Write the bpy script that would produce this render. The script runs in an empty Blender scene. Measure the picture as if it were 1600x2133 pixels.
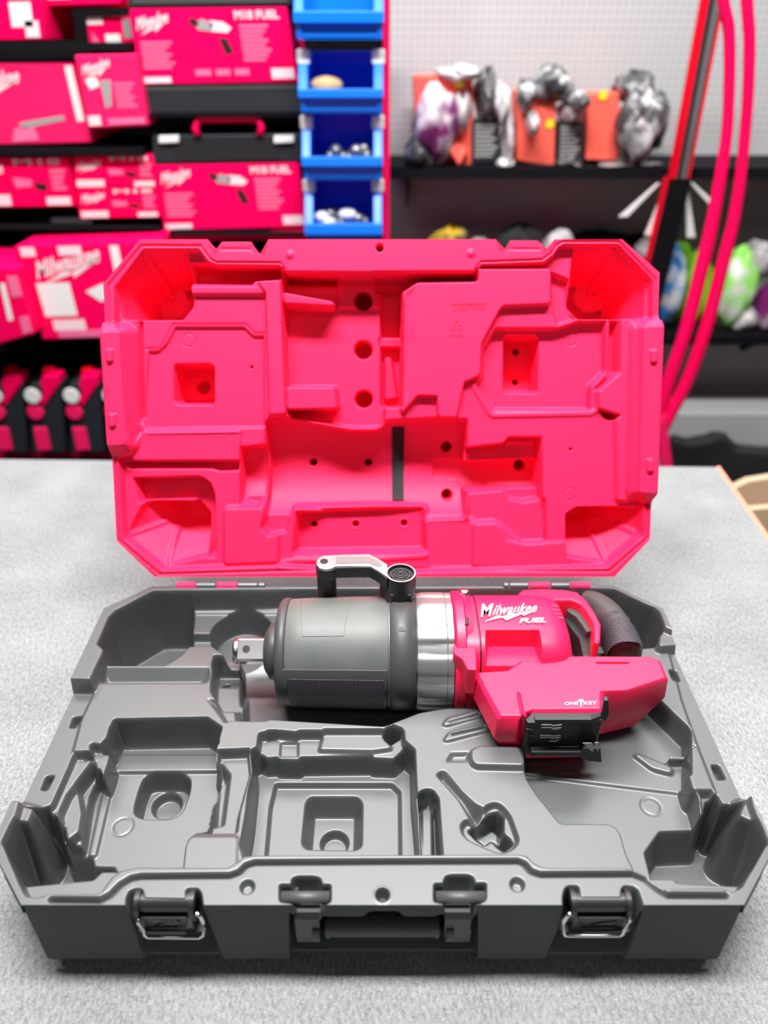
import bpy, math, random
import numpy as np
from mathutils import Vector, Matrix
random.seed(4)
C = bpy.context.scene.collection
sc = bpy.context.scene
# ------------------------------------------------------------------ camera
F, TH, H = 1533.0, math.radians(32.83), 0.6734
cth, sth = math.cos(TH), math.sin(TH)
cd = bpy.data.cameras.new('camera'); cam = bpy.data.objects.new('camera', cd); C.objects.link(cam)
cam.location = (0.001, 0, H); cam.rotation_euler = (math.pi/2 - TH, 0, 0)
cd.sensor_fit = 'HORIZONTAL'; cd.sensor_width = 36; cd.lens = 36*F/1600
cd.clip_start = .02; cd.clip_end = 50
cd.dof.use_dof = True; cd.dof.focus_distance = 0.725; cd.dof.aperture_fstop = 3.6
sc.camera = cam
# ------------------------------------------------------------------ light
W = bpy.data.worlds.new('world'); sc.world = W; W.use_nodes = True
bg = W.node_tree.nodes['Background']; bg.inputs[0].default_value = (.93, .97, 1, 1); bg.inputs[1].default_value = 0.045
sc.view_settings.view_transform = 'Standard'; sc.view_settings.look = 'None'
sc.view_settings.exposure = 0.0; sc.view_settings.gamma = 1
def area(name, loc, sx, sy, power, col=(1, .99, .97), rot=(0, 0, 0)):
    l = bpy.data.lights.new(name, 'AREA'); l.shape = 'RECTANGLE'; l.size = sx; l.size_y = sy
    l.energy = power; l.color = col
    o = bpy.data.objects.new(name, l); C.objects.link(o); o.location = loc; o.rotation_euler = rot
    return o
area('ceiling_or_fill_lamp', (0, .50, 2.3), 1.7, .26, 132)
area('ceiling_or_fill_lamp', (0, -.9, 2.3), 2.2, .30, 5)  # fill added to lift the shaded parts of the lid, no known fixture
area('ceiling_or_fill_lamp', (.0, 1.30, 2.35), 2.8, .40, 20)
area('ceiling_or_fill_lamp', (0, 2.45, 2.4), 3.4, 1.3, 112)

# ------------------------------------------------------------------ pixel -> point on a real plane
def ray(u, v):
    a = (u - 800)/F; b = -(v - 1066.5)/F
    return (a, cth + b*sth, -sth + b*cth)
CX = .001
def P(u, v, z):
    r = ray(u, v); k = (z - H)/r[2]; return (CX + r[0]*k, r[1]*k, z)
def PY(u, v, y):
    r = ray(u, v); k = y/r[1]; return (CX + r[0]*k, y, H + r[2]*k)
YF, D, HR = .3179, .4041, .1017
AL = math.radians(65.24)
LT = np.array((0, math.cos(AL), math.sin(AL))); LN = np.array((0, -math.sin(AL), math.cos(AL)))
L0 = np.array((0, YF + D + .004, HR + .004))
def PL(u, v, w=0.0):
    "pixel -> (s,t) on the lid plane offset w towards the opening"
    r = np.array(ray(u, v)); o = np.array((CX, 0, H)); p0 = L0 + LN*w
    k = (p0 - o).dot(LN)/r.dot(LN); q = o + r*k - p0
    return (q[0], q.dot(LT))

# ------------------------------------------------------------------ materials
def mat(name, col, rough=.5, metal=0, spec=.5, bump=None, noise=None, coat=0, trans=0, alpha=1, sheen=0):
    m = bpy.data.materials.new(name); m.use_nodes = True; nt = m.node_tree
    b = nt.nodes['Principled BSDF']; b.inputs['Base Color'].default_value = (*col, 1)
    b.inputs['Roughness'].default_value = rough; b.inputs['Metallic'].default_value = metal
    b.inputs['Specular IOR Level'].default_value = spec; b.inputs['Coat Weight'].default_value = coat
    b.inputs['Transmission Weight'].default_value = trans; b.inputs['Alpha'].default_value = alpha
    tc = nt.nodes.new('ShaderNodeTexCoord')
    if noise:
        sc_, c2, lo, hi = noise
        n = nt.nodes.new('ShaderNodeTexNoise'); n.inputs['Scale'].default_value = sc_; n.inputs['Detail'].default_value = 5
        nt.links.new(tc.outputs['Object'], n.inputs['Vector'])
        r = nt.nodes.new('ShaderNodeMapRange'); r.inputs[1].default_value = lo; r.inputs[2].default_value = hi
        nt.links.new(n.outputs['Fac'], r.inputs[0])
        mx = nt.nodes.new('ShaderNodeMix'); mx.data_type = 'RGBA'
        mx.inputs[6].default_value = (*col, 1); mx.inputs[7].default_value = (*c2, 1)
        nt.links.new(r.outputs[0], mx.inputs[0]); nt.links.new(mx.outputs[2], b.inputs['Base Color'])
    if bump:
        kind, s, st, dist = bump
        bm = nt.nodes.new('ShaderNodeBump'); bm.inputs['Strength'].default_value = st; bm.inputs['Distance'].default_value = dist
        if kind == 'noise':
            n = nt.nodes.new('ShaderNodeTexNoise'); n.inputs['Scale'].default_value = s; n.inputs['Detail'].default_value = 3
            nt.links.new(tc.outputs['Object'], n.inputs['Vector']); nt.links.new(n.outputs['Fac'], bm.inputs['Height'])
        else:   # fine studded pattern
            mp = nt.nodes.new('ShaderNodeMapping'); mp.inputs['Rotation'].default_value = (.6, .5, .785)
            nt.links.new(tc.outputs['Object'], mp.inputs['Vector'])
            w = nt.nodes.new('ShaderNodeTexVoronoi'); w.inputs['Scale'].default_value = s; w.inputs['Randomness'].default_value = .05
            nt.links.new(mp.outputs[0], w.inputs['Vector']); bm.invert = True
            nt.links.new(w.outputs['Distance'], bm.inputs['Height'])
        nt.links.new(bm.outputs[0], b.inputs['Normal'])
    return m
M = dict(
    black=mat('black_moulded_plastic', (.062, .066, .069), .40, spec=1.0, bump=('noise', 1400, .03, .0003)),
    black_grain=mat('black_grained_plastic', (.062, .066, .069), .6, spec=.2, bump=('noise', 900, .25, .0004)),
    black_dark=mat('black_glossy_plastic', (.016, .016, .019), .40),
    black_rubber=mat('black_rubber', (.045, .045, .05), .5, bump=('noise', 900, .2, .0005)),
    knurl=mat('knurled_black_rubber', (.04, .035, .045), .42, bump=('knurl', 480, .9, .0012)),
    red=mat('red_moulded_plastic', (.97, .018, .110), .55, spec=.30, bump=('noise', 1500, .03, .0003)),
    tool_red=mat('red_tool_plastic', (.96, .012, .085), .40, bump=('noise', 2500, .06, .0004)),
    boot=mat('grey_rubber_boot', (.105, .115, .108), .48, noise=(18, (.15, .155, .15), .35, .75), bump=('noise', 1200, .15, .0004)),
    boot_edge=mat('dark_grey_rubber', (.06, .062, .062), .45),
    alu=mat('satin_aluminium', (.40, .41, .42), .42, .8),
    chrome=mat('polished_steel', (.66, .64, .64), .22, 1),
    dark_metal=mat('dark_gunmetal', (.12, .12, .125), .35, .8),
    white=mat('white_print', (.92, .92, .93), .5),
    carpet=None,
    box_red=mat('red_printed_cardboard', (1, .0, .115), .8, spec=.06, noise=(5, (.97, .0, .095), .3, .7)),
    box_red2=mat('red_cardboard_side', (.85, .002, .02), .8, spec=.06),
    box_pink=mat('faded_red_cardboard', (1, .012, .14), .7, spec=.15),
    print_white=mat('white_ink', (.95, .72, .78), .5),
    print_pink=mat('pale_red_ink', (.95, .16, .36), .5),
    label=mat('white_paper_label', (.85, .86, .86), .6),
    grey=mat('grey_ink', (.35, .36, .36), .5),
    ink_black=mat('black_ink', (.01, .01, .012), .5),
    rack=mat('black_painted_metal', (.006, .006, .008), .8, spec=.1),
    case_grey=mat('charcoal_plastic', (.022, .025, .032), .5, spec=.3),
    blue=mat('blue_bin_plastic', (.0, .20, 1), .35),
    post_red=mat('red_painted_metal', (1, .0, .10), .45, spec=.25),
    orange=mat('orange_carton', (1, .14, .10), .6, spec=.2),
    yellow=mat('yellow_sticker', (.95, .75, .02), .5),
    tan=mat('tan_wood', (.72, .48, .22), .6),
    bolt=mat('zinc_steel', (.28, .28, .28), .35, .6),
    orange_edge=mat('orange_edge_strip', (.8, .3, .2), .5),
    cardboard=mat('brown_cardboard', (.72, .5, .33), .8),
    foam=mat('black_foam', (.012, .014, .016), .8),
    purple_bag=mat('purple_and_white_film', (.16, .02, .12), .3, noise=(13, (.72, .64, .70), .42, .58)),
    dark_bag=mat('smoky_plastic_film', (.05, .05, .055), .25, noise=(18, (.50, .50, .52), .48, .64)),
    pale_bag=mat('pale_plastic_film', (.36, .33, .35), .25, noise=(14, (.68, .64, .66), .4, .65)),
    green=mat('lime_green_fabric', (.3, .75, .01), .6, noise=(14, (.12, .4, .01), .45, .65)),
    blue_glove=mat('blue_and_white_glove', (.04, .3, .8), .5, noise=(16, (.85, .88, .9), .45, .6)),
    green_glove=mat('green_and_white_glove', (.35, .85, .15), .5, noise=(16, (.85, .88, .85), .42, .6)),
    purple=mat('purple_fabric', (.2, .01, .15), .6, noise=(16, (.7, .6, .7), .55, .7)),
    black_cloth=mat('black_fabric', (.012, .012, .015), .8),
    yellow_cloth=mat('yellow_and_black_fabric', (.8, .5, .03), .6, noise=(12, (.02, .02, .02), .45, .6)),
)
def carpet():
    m = bpy.data.materials.new('grey_felt_carpet'); m.use_nodes = True; nt = m.node_tree; b = nt.nodes['Principled BSDF']
    b.inputs['Roughness'].default_value = .95; b.inputs['Specular IOR Level'].default_value = .1
    tc = nt.nodes.new('ShaderNodeTexCoord')
    def nz(s, d):
        n = nt.nodes.new('ShaderNodeTexNoise'); n.inputs['Scale'].default_value = s; n.inputs['Detail'].default_value = d
        nt.links.new(tc.outputs['Object'], n.inputs['Vector']); return n
    a = nz(9, 4); f = nz(520, 5)
    mp = nt.nodes.new('ShaderNodeMapping'); mp.inputs['Rotation'].default_value = (0, 0, .9); mp.inputs['Scale'].default_value = (1, .5, 1)
    nt.links.new(tc.outputs['Object'], mp.inputs['Vector'])
    g = nt.nodes.new('ShaderNodeTexNoise'); g.inputs['Scale'].default_value = 330; g.inputs['Detail'].default_value = 3
    nt.links.new(mp.outputs[0], g.inputs['Vector'])
    add = nt.nodes.new('ShaderNodeMath'); add.operation = 'ADD'
    nt.links.new(f.outputs['Fac'], add.inputs[0]); nt.links.new(g.outputs['Fac'], add.inputs[1])
    ad2 = nt.nodes.new('ShaderNodeMath'); ad2.operation = 'MULTIPLY_ADD'; ad2.inputs[1].default_value = .5
    nt.links.new(a.outputs['Fac'], ad2.inputs[0]); nt.links.new(add.outputs[0], ad2.inputs[2])
    r = nt.nodes.new('ShaderNodeValToRGB'); nt.links.new(ad2.outputs[0], r.inputs[0])
    rr = nt.nodes.new('ShaderNodeMapRange'); rr.inputs[1].default_value = .75; rr.inputs[2].default_value = 1.7
    nt.links.new(ad2.outputs[0], rr.inputs[0]); nt.links.new(rr.outputs[0], r.inputs[0])
    r.color_ramp.elements[0].color = (.10, .104, .11, 1); r.color_ramp.elements[1].color = (.41, .42, .425, 1)
    nt.links.new(r.outputs[0], b.inputs['Base Color'])
    bp = nt.nodes.new('ShaderNodeBump'); bp.inputs['Strength'].default_value = .5; bp.inputs['Distance'].default_value = .002
    nt.links.new(add.outputs[0], bp.inputs['Height']); nt.links.new(bp.outputs[0], b.inputs['Normal'])
    return m
M['carpet'] = carpet()
def peg():
    m = bpy.data.materials.new('white_perforated_board'); m.use_nodes = True; nt = m.node_tree; b = nt.nodes['Principled BSDF']
    tc = nt.nodes.new('ShaderNodeTexCoord')
    mp = nt.nodes.new('ShaderNodeMapping'); mp.inputs['Scale'].default_value = (55, 55, 55)
    nt.links.new(tc.outputs['Object'], mp.inputs[0])
    s = nt.nodes.new('ShaderNodeSeparateXYZ'); nt.links.new(mp.outputs[0], s.inputs[0])
    fx = []
    for k in ('X', 'Z'):
        q = nt.nodes.new('ShaderNodeMath'); q.operation = 'PINGPONG'; q.inputs[1].default_value = .5
        nt.links.new(s.outputs[k], q.inputs[0])
        p = nt.nodes.new('ShaderNodeMath'); p.operation = 'POWER'; p.inputs[1].default_value = 2
        nt.links.new(q.outputs[0], p.inputs[0]); fx.append(p)
    a = nt.nodes.new('ShaderNodeMath'); a.operation = 'ADD'; nt.links.new(fx[0].outputs[0], a.inputs[0]); nt.links.new(fx[1].outputs[0], a.inputs[1])
    l = nt.nodes.new('ShaderNodeMath'); l.operation = 'LESS_THAN'; l.inputs[1].default_value = .05; nt.links.new(a.outputs[0], l.inputs[0])
    mx = nt.nodes.new('ShaderNodeMix'); mx.data_type = 'RGBA'; mx.inputs[6].default_value = (.55, .55, .56, 1); mx.inputs[7].default_value = (.38, .38, .39, 1)
    nt.links.new(l.outputs[0], mx.inputs[0]); nt.links.new(mx.outputs[2], b.inputs['Base Color'])
    return m
M['peg'] = peg()

# ------------------------------------------------------------------ mesh helpers
def link(name, me, m, parent=None, smooth=False):
    o = bpy.data.objects.new(name, me); C.objects.link(o)
    if m is not None: me.materials.append(m)
    if smooth: me.polygons.foreach_set('use_smooth', [True]*len(me.polygons))
    if parent is not None:
        o.parent = parent; o.matrix_parent_inverse = parent.matrix_world.inverted()
    return o
def mesh(name, vs, fs, m, parent=None, smooth=False, bevel=0, seg=2, fix=True):
    me = bpy.data.meshes.new(name); me.from_pydata([tuple(v) for v in vs], [], fs)
    if fix:
        import bmesh
        b = bmesh.new(); b.from_mesh(me); bmesh.ops.recalc_face_normals(b, faces=b.faces); b.to_mesh(me); b.free()
    o = link(name, me, m, parent, smooth)
    if bevel:
        md = o.modifiers.new('bevel', 'BEVEL'); md.width = bevel; md.segments = seg; md.limit_method = 'ANGLE'; md.angle_limit = math.radians(28)
        md.harden_normals = True
        me.polygons.foreach_set('use_smooth', [True]*len(me.polygons))
        me.set_sharp_from_angle(angle=math.radians(40))
    return o
class B:
    "collects shapes into one mesh"
    def __init__(s): s.v = []; s.f = []
    def add(s, vs, fs):
        n = len(s.v); s.v += [tuple(v) for v in vs]; s.f += [tuple(i + n for i in f) for f in fs]; return s
    def prism(s, pts, ext, scale=1.0):
        "pts: 3D polygon, ext: extrusion vector; far end scaled about centroid"
        n = len(pts); pts = [Vector(p) for p in pts]; e = Vector(ext); c = sum(pts, Vector())/n
        far = [c + (p - c)*scale + e for p in pts]
        s.add(pts + far, [tuple(range(n)), tuple(range(2*n-1, n-1, -1))] + [(i, (i+1) % n, n + (i+1) % n, n + i) for i in range(n)]); return s
    def box(s, lo, hi):
        (x, y, z), (X, Y, Z) = lo, hi
        return s.prism([(x, y, z), (X, y, z), (X, Y, z), (x, Y, z)], (0, 0, Z - z))
    def tube(s, path, r, n=14, cap=True, sq=(1, 1), up=(0, 0, 1)):
        path = [Vector(p) for p in path]; rs = r if hasattr(r, '__len__') else [r]*len(path)
        vs = []; fs = []; upv = Vector(up)
        for i, p in enumerate(path):
            t = (path[min(i+1, len(path)-1)] - path[max(i-1, 0)]).normalized()
            a = t.cross(upv)
            if a.length < 1e-4: a = t.cross(Vector((1, 0, 0)))
            a.normalize(); b = a.cross(t).normalized()
            for k in range(n):
                th = 2*math.pi*k/n
                vs.append(p + a*math.cos(th)*rs[i]*sq[0] + b*math.sin(th)*rs[i]*sq[1])
        for i in range(len(path)-1):
            for k in range(n):
                fs.append((i*n+k, i*n+(k+1) % n, (i+1)*n+(k+1) % n, (i+1)*n+k))
        if cap:
            fs.append(tuple(range(n))); fs.append(tuple((len(path)-1)*n + k for k in reversed(range(n))))
        return s.add(vs, fs)
    def lathe(s, prof, c, axis='x', n=64, shape=None, cap=True):
        "prof: list of (offset along axis, radius)"
        vs = []; fs = []
        for (a, r) in prof:
            for k in range(n):
                th = 2*math.pi*k/n; rr = r*(shape(th, a) if shape else 1)
                p = (math.cos(th)*rr, math.sin(th)*rr)
                vs.append({'x': (c[0]+a, c[1]+p[0], c[2]+p[1]), 'y': (c[0]+p[0], c[1]+a, c[2]+p[1]), 'z': (c[0]+p[0], c[1]+p[1], c[2]+a)}[axis])
        m = len(prof)
        for i in range(m-1):
            for k in range(n): fs.append((i*n+k, i*n+(k+1) % n, (i+1)*n+(k+1) % n, (i+1)*n+k))
        if cap: fs += [tuple(range(n)), tuple((m-1)*n + k for k in reversed(range(n)))]
        return s.add(vs, fs)
    def build(s, name, m, parent=None, **k): return mesh(name, s.v, s.f, m, parent, **k)
def thing(name, label, cat, loc=(0, 0, 0), group=None):
    o = bpy.data.objects.new(name, None); C.objects.link(o); o.location = loc; o.empty_display_size = .05
    o['label'] = label; o['category'] = cat
    if group: o['group'] = group
    bpy.context.view_layer.update(); return o
def tag(o, label, cat, group=None, kind=None):
    if label: o['label'] = label; o['category'] = cat
    if group: o['group'] = group
    if kind: o['kind'] = kind
    return o
_tc = {}
def text2d(body, shear=0, bold=0, space=1):
    "outline text as normalised 2D mesh (verts in 0..1 box, faces)"
    key = (body, shear, bold, space)
    if key in _tc: return _tc[key]
    cu = bpy.data.curves.new('t', 'FONT'); cu.body = body; cu.shear = shear; cu.offset = bold; cu.space_character = space; cu.resolution_u = 3
    o = bpy.data.objects.new('t', cu); C.objects.link(o); dg = bpy.context.evaluated_depsgraph_get(); dg.update()
    me = bpy.data.meshes.new_from_object(o.evaluated_get(dg))
    vs = [(v.co.x, v.co.y) for v in me.vertices]; fs = [tuple(p.vertices) for p in me.polygons]
    x0 = min(v[0] for v in vs); x1 = max(v[0] for v in vs); y0 = min(v[1] for v in vs); y1 = max(v[1] for v in vs)
    vs = [((x-x0)/(x1-x0), (y-y0)/(y1-y0)) for x, y in vs]
    bpy.data.objects.remove(o); bpy.data.curves.remove(cu); bpy.data.meshes.remove(me)
    _tc[key] = (vs, fs); return _tc[key]
BOLT = [(.0, .02), (.38, .52), (.36, .34), (.70, .72), (.68, .56), (1, 1), (.62, .42), (.64, .60), (.28, .18), (.30, .38)]
BOLT = [(0, 0), (.44, .60), (.43, .38), (1.0, 1.0), (.66, .40), (.66, .62), (.30, .12), (.31, .36)]
# ------------------------------------------------------------------ height-field moulding
def sdf(poly, X, Y):
    d = np.full(X.shape, 1e9); ins = np.zeros(X.shape, bool); n = len(poly)
    for i in range(n):
        ax, ay = poly[i]; bx, by = poly[(i+1) % n]
        ex, ey = bx-ax, by-ay; wx, wy = X-ax, Y-ay
        t = np.clip((wx*ex + wy*ey)/(ex*ex + ey*ey + 1e-18), 0, 1)
        d = np.minimum(d, (wx-ex*t)**2 + (wy-ey*t)**2)
        c = ((ay > Y) != (by > Y)) & (X < (bx-ax)*(Y-ay)/((by-ay) if by != ay else 1e-18) + ax)
        ins ^= c
    d = np.sqrt(d); return np.where(ins, -d, d)
def rounded(poly, r, n=4):
    if r <= 0: return poly
    out = []; m = len(poly)
    for i in range(m):
        p = Vector(poly[i][:2]); a = Vector(poly[i-1][:2]) - p; b = Vector(poly[(i+1) % m][:2]) - p
        k = min(r, a.length*.45, b.length*.45)
        p0 = p + a.normalized()*k; p1 = p + b.normalized()*k
        for j in range(n+1):
            t = j/n; q = p0*(1-t)**2 + p*2*t*(1-t) + p1*t*t; out.append((q.x, q.y))
    return out
class HF:
    def __init__(s, X, Y, h0): s.X = X; s.Y = Y; s.h = np.full(X.shape, float(h0))
    def _w(s, poly, mg):
        px = [p[0] for p in poly]; py = [p[1] for p in poly]
        m = (s.X > min(px)-mg) & (s.X < max(px)+mg) & (s.Y > min(py)-mg) & (s.Y < max(py)+mg)
        i = np.where(m.any(1))[0]; j = np.where(m.any(0))[0]
        if len(i) == 0 or len(j) == 0: return None
        return (slice(i[0], i[-1]+1), slice(j[0], j[-1]+1))
    def cut(s, poly, z, ww=.0022, r=.003, rel=False, only=None):
        poly = rounded([p[:2] for p in poly], r); w = s._w(poly, ww+.002)
        if w is None: return
        d = sdf(poly, s.X[w], s.Y[w]); m = np.clip(-d/ww, 0, 1)
        if ww < .008: m = m*m*(3-2*m)
        h = s.h[w]; t = h + z if rel else z
        s.h[w] = h + (t - h)*m
    def up(s, poly, z, ww=.0022, r=.003, rel=False):
        poly = rounded([p[:2] for p in poly], r); w = s._w(poly, ww+.002)
        if w is None: return
        d = sdf(poly, s.X[w], s.Y[w]); m = 1 - np.clip(d/ww, 0, 1)
        if ww < .008: m = m*m*(3-2*m)
        h = s.h[w]; t = h + z if rel else z
        s.h[w] = h + (t - h)*m
    def circ(s, c, r, z, ww=.002, rel=False, el=1.0):
        poly = [(c[0]+r*math.cos(a*math.pi/16), c[1]+r*el*math.sin(a*math.pi/16)) for a in range(32)]
        s.cut(poly, z, ww, 0, rel)
    def ring(s, c, r, dz, w=.0008):
        d = np.hypot(s.X-c[0], s.Y-c[1]); s.h += dz*np.exp(-((d-r)/w)**2)
    def slope(s, poly, edges, z0, k, zmin):
        "pocket whose floor falls away at slope k from the given outer edge line down to zmin"
        poly = rounded([p[:2] for p in poly], .003); w = s._w(poly, .004)
        if w is None: return
        X, Y = s.X[w], s.Y[w]; d = np.full(X.shape, 1e9)
        for (ax, ay), (bx, by) in zip(edges, edges[1:]):
            L = math.hypot(bx-ax, by-ay); d = np.minimum(d, np.abs((X-ax)*(by-ay) - (Y-ay)*(bx-ax))/L)
        t = np.maximum(z0 - k*d, zmin); m = np.clip(-sdf(poly, X, Y)/.003, 0, 1); m = m*m*(3-2*m)
        s.h[w] = s.h[w]*(1-m) + t*m
    def line(s, pts, dz, w=.0012):
        pts = [p[:2] for p in pts]; d = np.full(s.X.shape, 1e9)
        for (ax, ay), (bx, by) in zip(pts, pts[1:]):
            ex, ey = bx-ax, by-ay; wx, wy = s.X-ax, s.Y-ay
            t = np.clip((wx*ex + wy*ey)/(ex*ex+ey*ey+1e-18), 0, 1)
            d = np.minimum(d, np.hypot(wx-ex*t, wy-ey*t))
        s.h += dz*(1/(1+(d/w)**6))
    def trough(s, poly, y0, r, z0, ww=.002, rd=.003):
        "concave cylinder, axis along X at (Y=y0, height=z0), carved inside poly"
        poly = rounded([p[:2] for p in poly], rd); w = s._w(poly, .004)
        if w is None: return
        d = sdf(poly, s.X[w], s.Y[w]); m = np.clip(-d/ww, 0, 1); m = m*m*(3-2*m)
        q = np.clip(1 - ((s.Y[w]-y0)/r)**2, 0, 1); t = z0 - r*np.sqrt(q); t = np.where(q > 0, t, s.h[w])
        t = np.minimum(t, s.h[w]); s.h[w] = s.h[w] + (t - s.h[w])*m
def soften(h, n=2):
    for _ in range(n):
        q = h.copy(); q[1:-1] = (h[:-2] + 2*h[1:-1] + h[2:])/4; h = q.copy(); q[:, 1:-1] = (h[:, :-2] + 2*h[:, 1:-1] + h[:, 2:])/4; h = q
    return h
def grid_faces(nr, nc, off=0, flip=False):
    i = np.arange(nr-1)[:, None]*nc + np.arange(nc-1)[None, :] + off
    q = np.stack([i, i+1, i+nc+1, i+nc], -1).reshape(-1, 4)
    return q[:, ::-1] if flip else q
def big_mesh(name, V, Q, m, parent=None):
    me = bpy.data.meshes.new(name); me.vertices.add(len(V)); me.vertices.foreach_set('co', V.astype(np.float32).ravel())
    me.loops.add(Q.size); me.loops.foreach_set('vertex_index', Q.astype(np.int32).ravel())
    me.polygons.add(len(Q)); me.polygons.foreach_set('loop_start', np.arange(0, Q.size, 4, dtype=np.int32))
    me.polygons.foreach_set('use_smooth', np.ones(len(Q), bool)); me.update(calc_edges=True); me.validate()
    return link(name, me, m, parent)
# ================================================================== TABLE AND ROOM
TX = P(1492, 972, 0)[0]; TY = P(800, 962, 0)[1]
def table():
    x0 = -2.2; t = thing('display_table', 'long table covered with mottled grey felt carpet, orange trim on its right edge', 'table', (0, TY/2, -.95))
    bl = P(1492, 973, 0); tr = P(1600, 1128, 0); dx = (tr[0]-bl[0])/(bl[1]-tr[1])
    xn = bl[0] + dx*(bl[1] + .3)
    yl = P(0, 950, 0)[1]
    top = [(x0, -.3, 0), (xn, -.3, 0), (bl[0], bl[1], 0), (x0, yl+.02, 0)]
    B().prism(top, (0, 0, -.012)).build('carpet_cover', M['carpet'], t)
    B().prism([(p[0], p[1], -.0125) for p in top], (0, 0, -.03)).build('tabletop', M['rack'], t)
    a = Vector((xn, -.3, .0005)); b = Vector((bl[0], bl[1], .0005))
    B().prism([a, a + Vector((.008, 0, 0)), b + Vector((.008, .004, 0)), b], (0, 0, -.03)).build('edge_strip', M['orange_edge'], t)
    for x, y in ((x0+.1, -.2), (x0+.1, TY-.1), (bl[0]-.08, TY-.12), (bl[0]-.05, -.2)):
        B().box((x-.03, y-.03, -.95), (x+.03, y+.03, -.043)).build('leg', M['rack'], t)
table()
B().box((-3.2, -1, -1.0), (3.2, 3.2, -.95)).build('floor', mat('dark_floor', (.03, .03, .032), .5), None)['kind'] = 'structure'
B().box((-3.2, 2.62, -.95), (.0, 2.7, 2.2)).build('wall_back', M['rack'], None)['kind'] = 'structure'

# ================================================================== CASE
case = thing('tool_case', 'open black and red moulded tool case lying on the grey carpet, lid tipped back', 'tool case', (0, YF + D/2, 0))
def Q(pts, z): return [P(u, v, z)[:2] for u, v in pts]
def QL(pts, w): return [PL(u, v, w) for u, v in pts]
YB = P(800, 1221, HR)[1]; W2 = .330
xf = (abs(P(43, 1889, HR)[0]) + abs(P(1552, 1889, HR)[0]))/2
ycf = YF + .050; xb = (abs(P(320, 1222, HR)[0]) + abs(P(1282, 1220, HR)[0]))/2; ycb = P(1380, 1267, HR)[1]; W2B = (abs(P(1380, 1267, HR)[0]) + abs(P(215, 1270, HR)[0]))/2
def halfw(y):
    w = W2 + (W2B-W2)*np.clip((y-ycf)/(ycb-ycf), 0, 1)
    w = np.where(y < ycf, xf + (W2-xf)*(y-YF)/(ycf-YF), w)
    return np.where(y > ycb, xb + (W2B-xb)*(YB-y)/(YB-ycb), w)
ZD = .084
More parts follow.
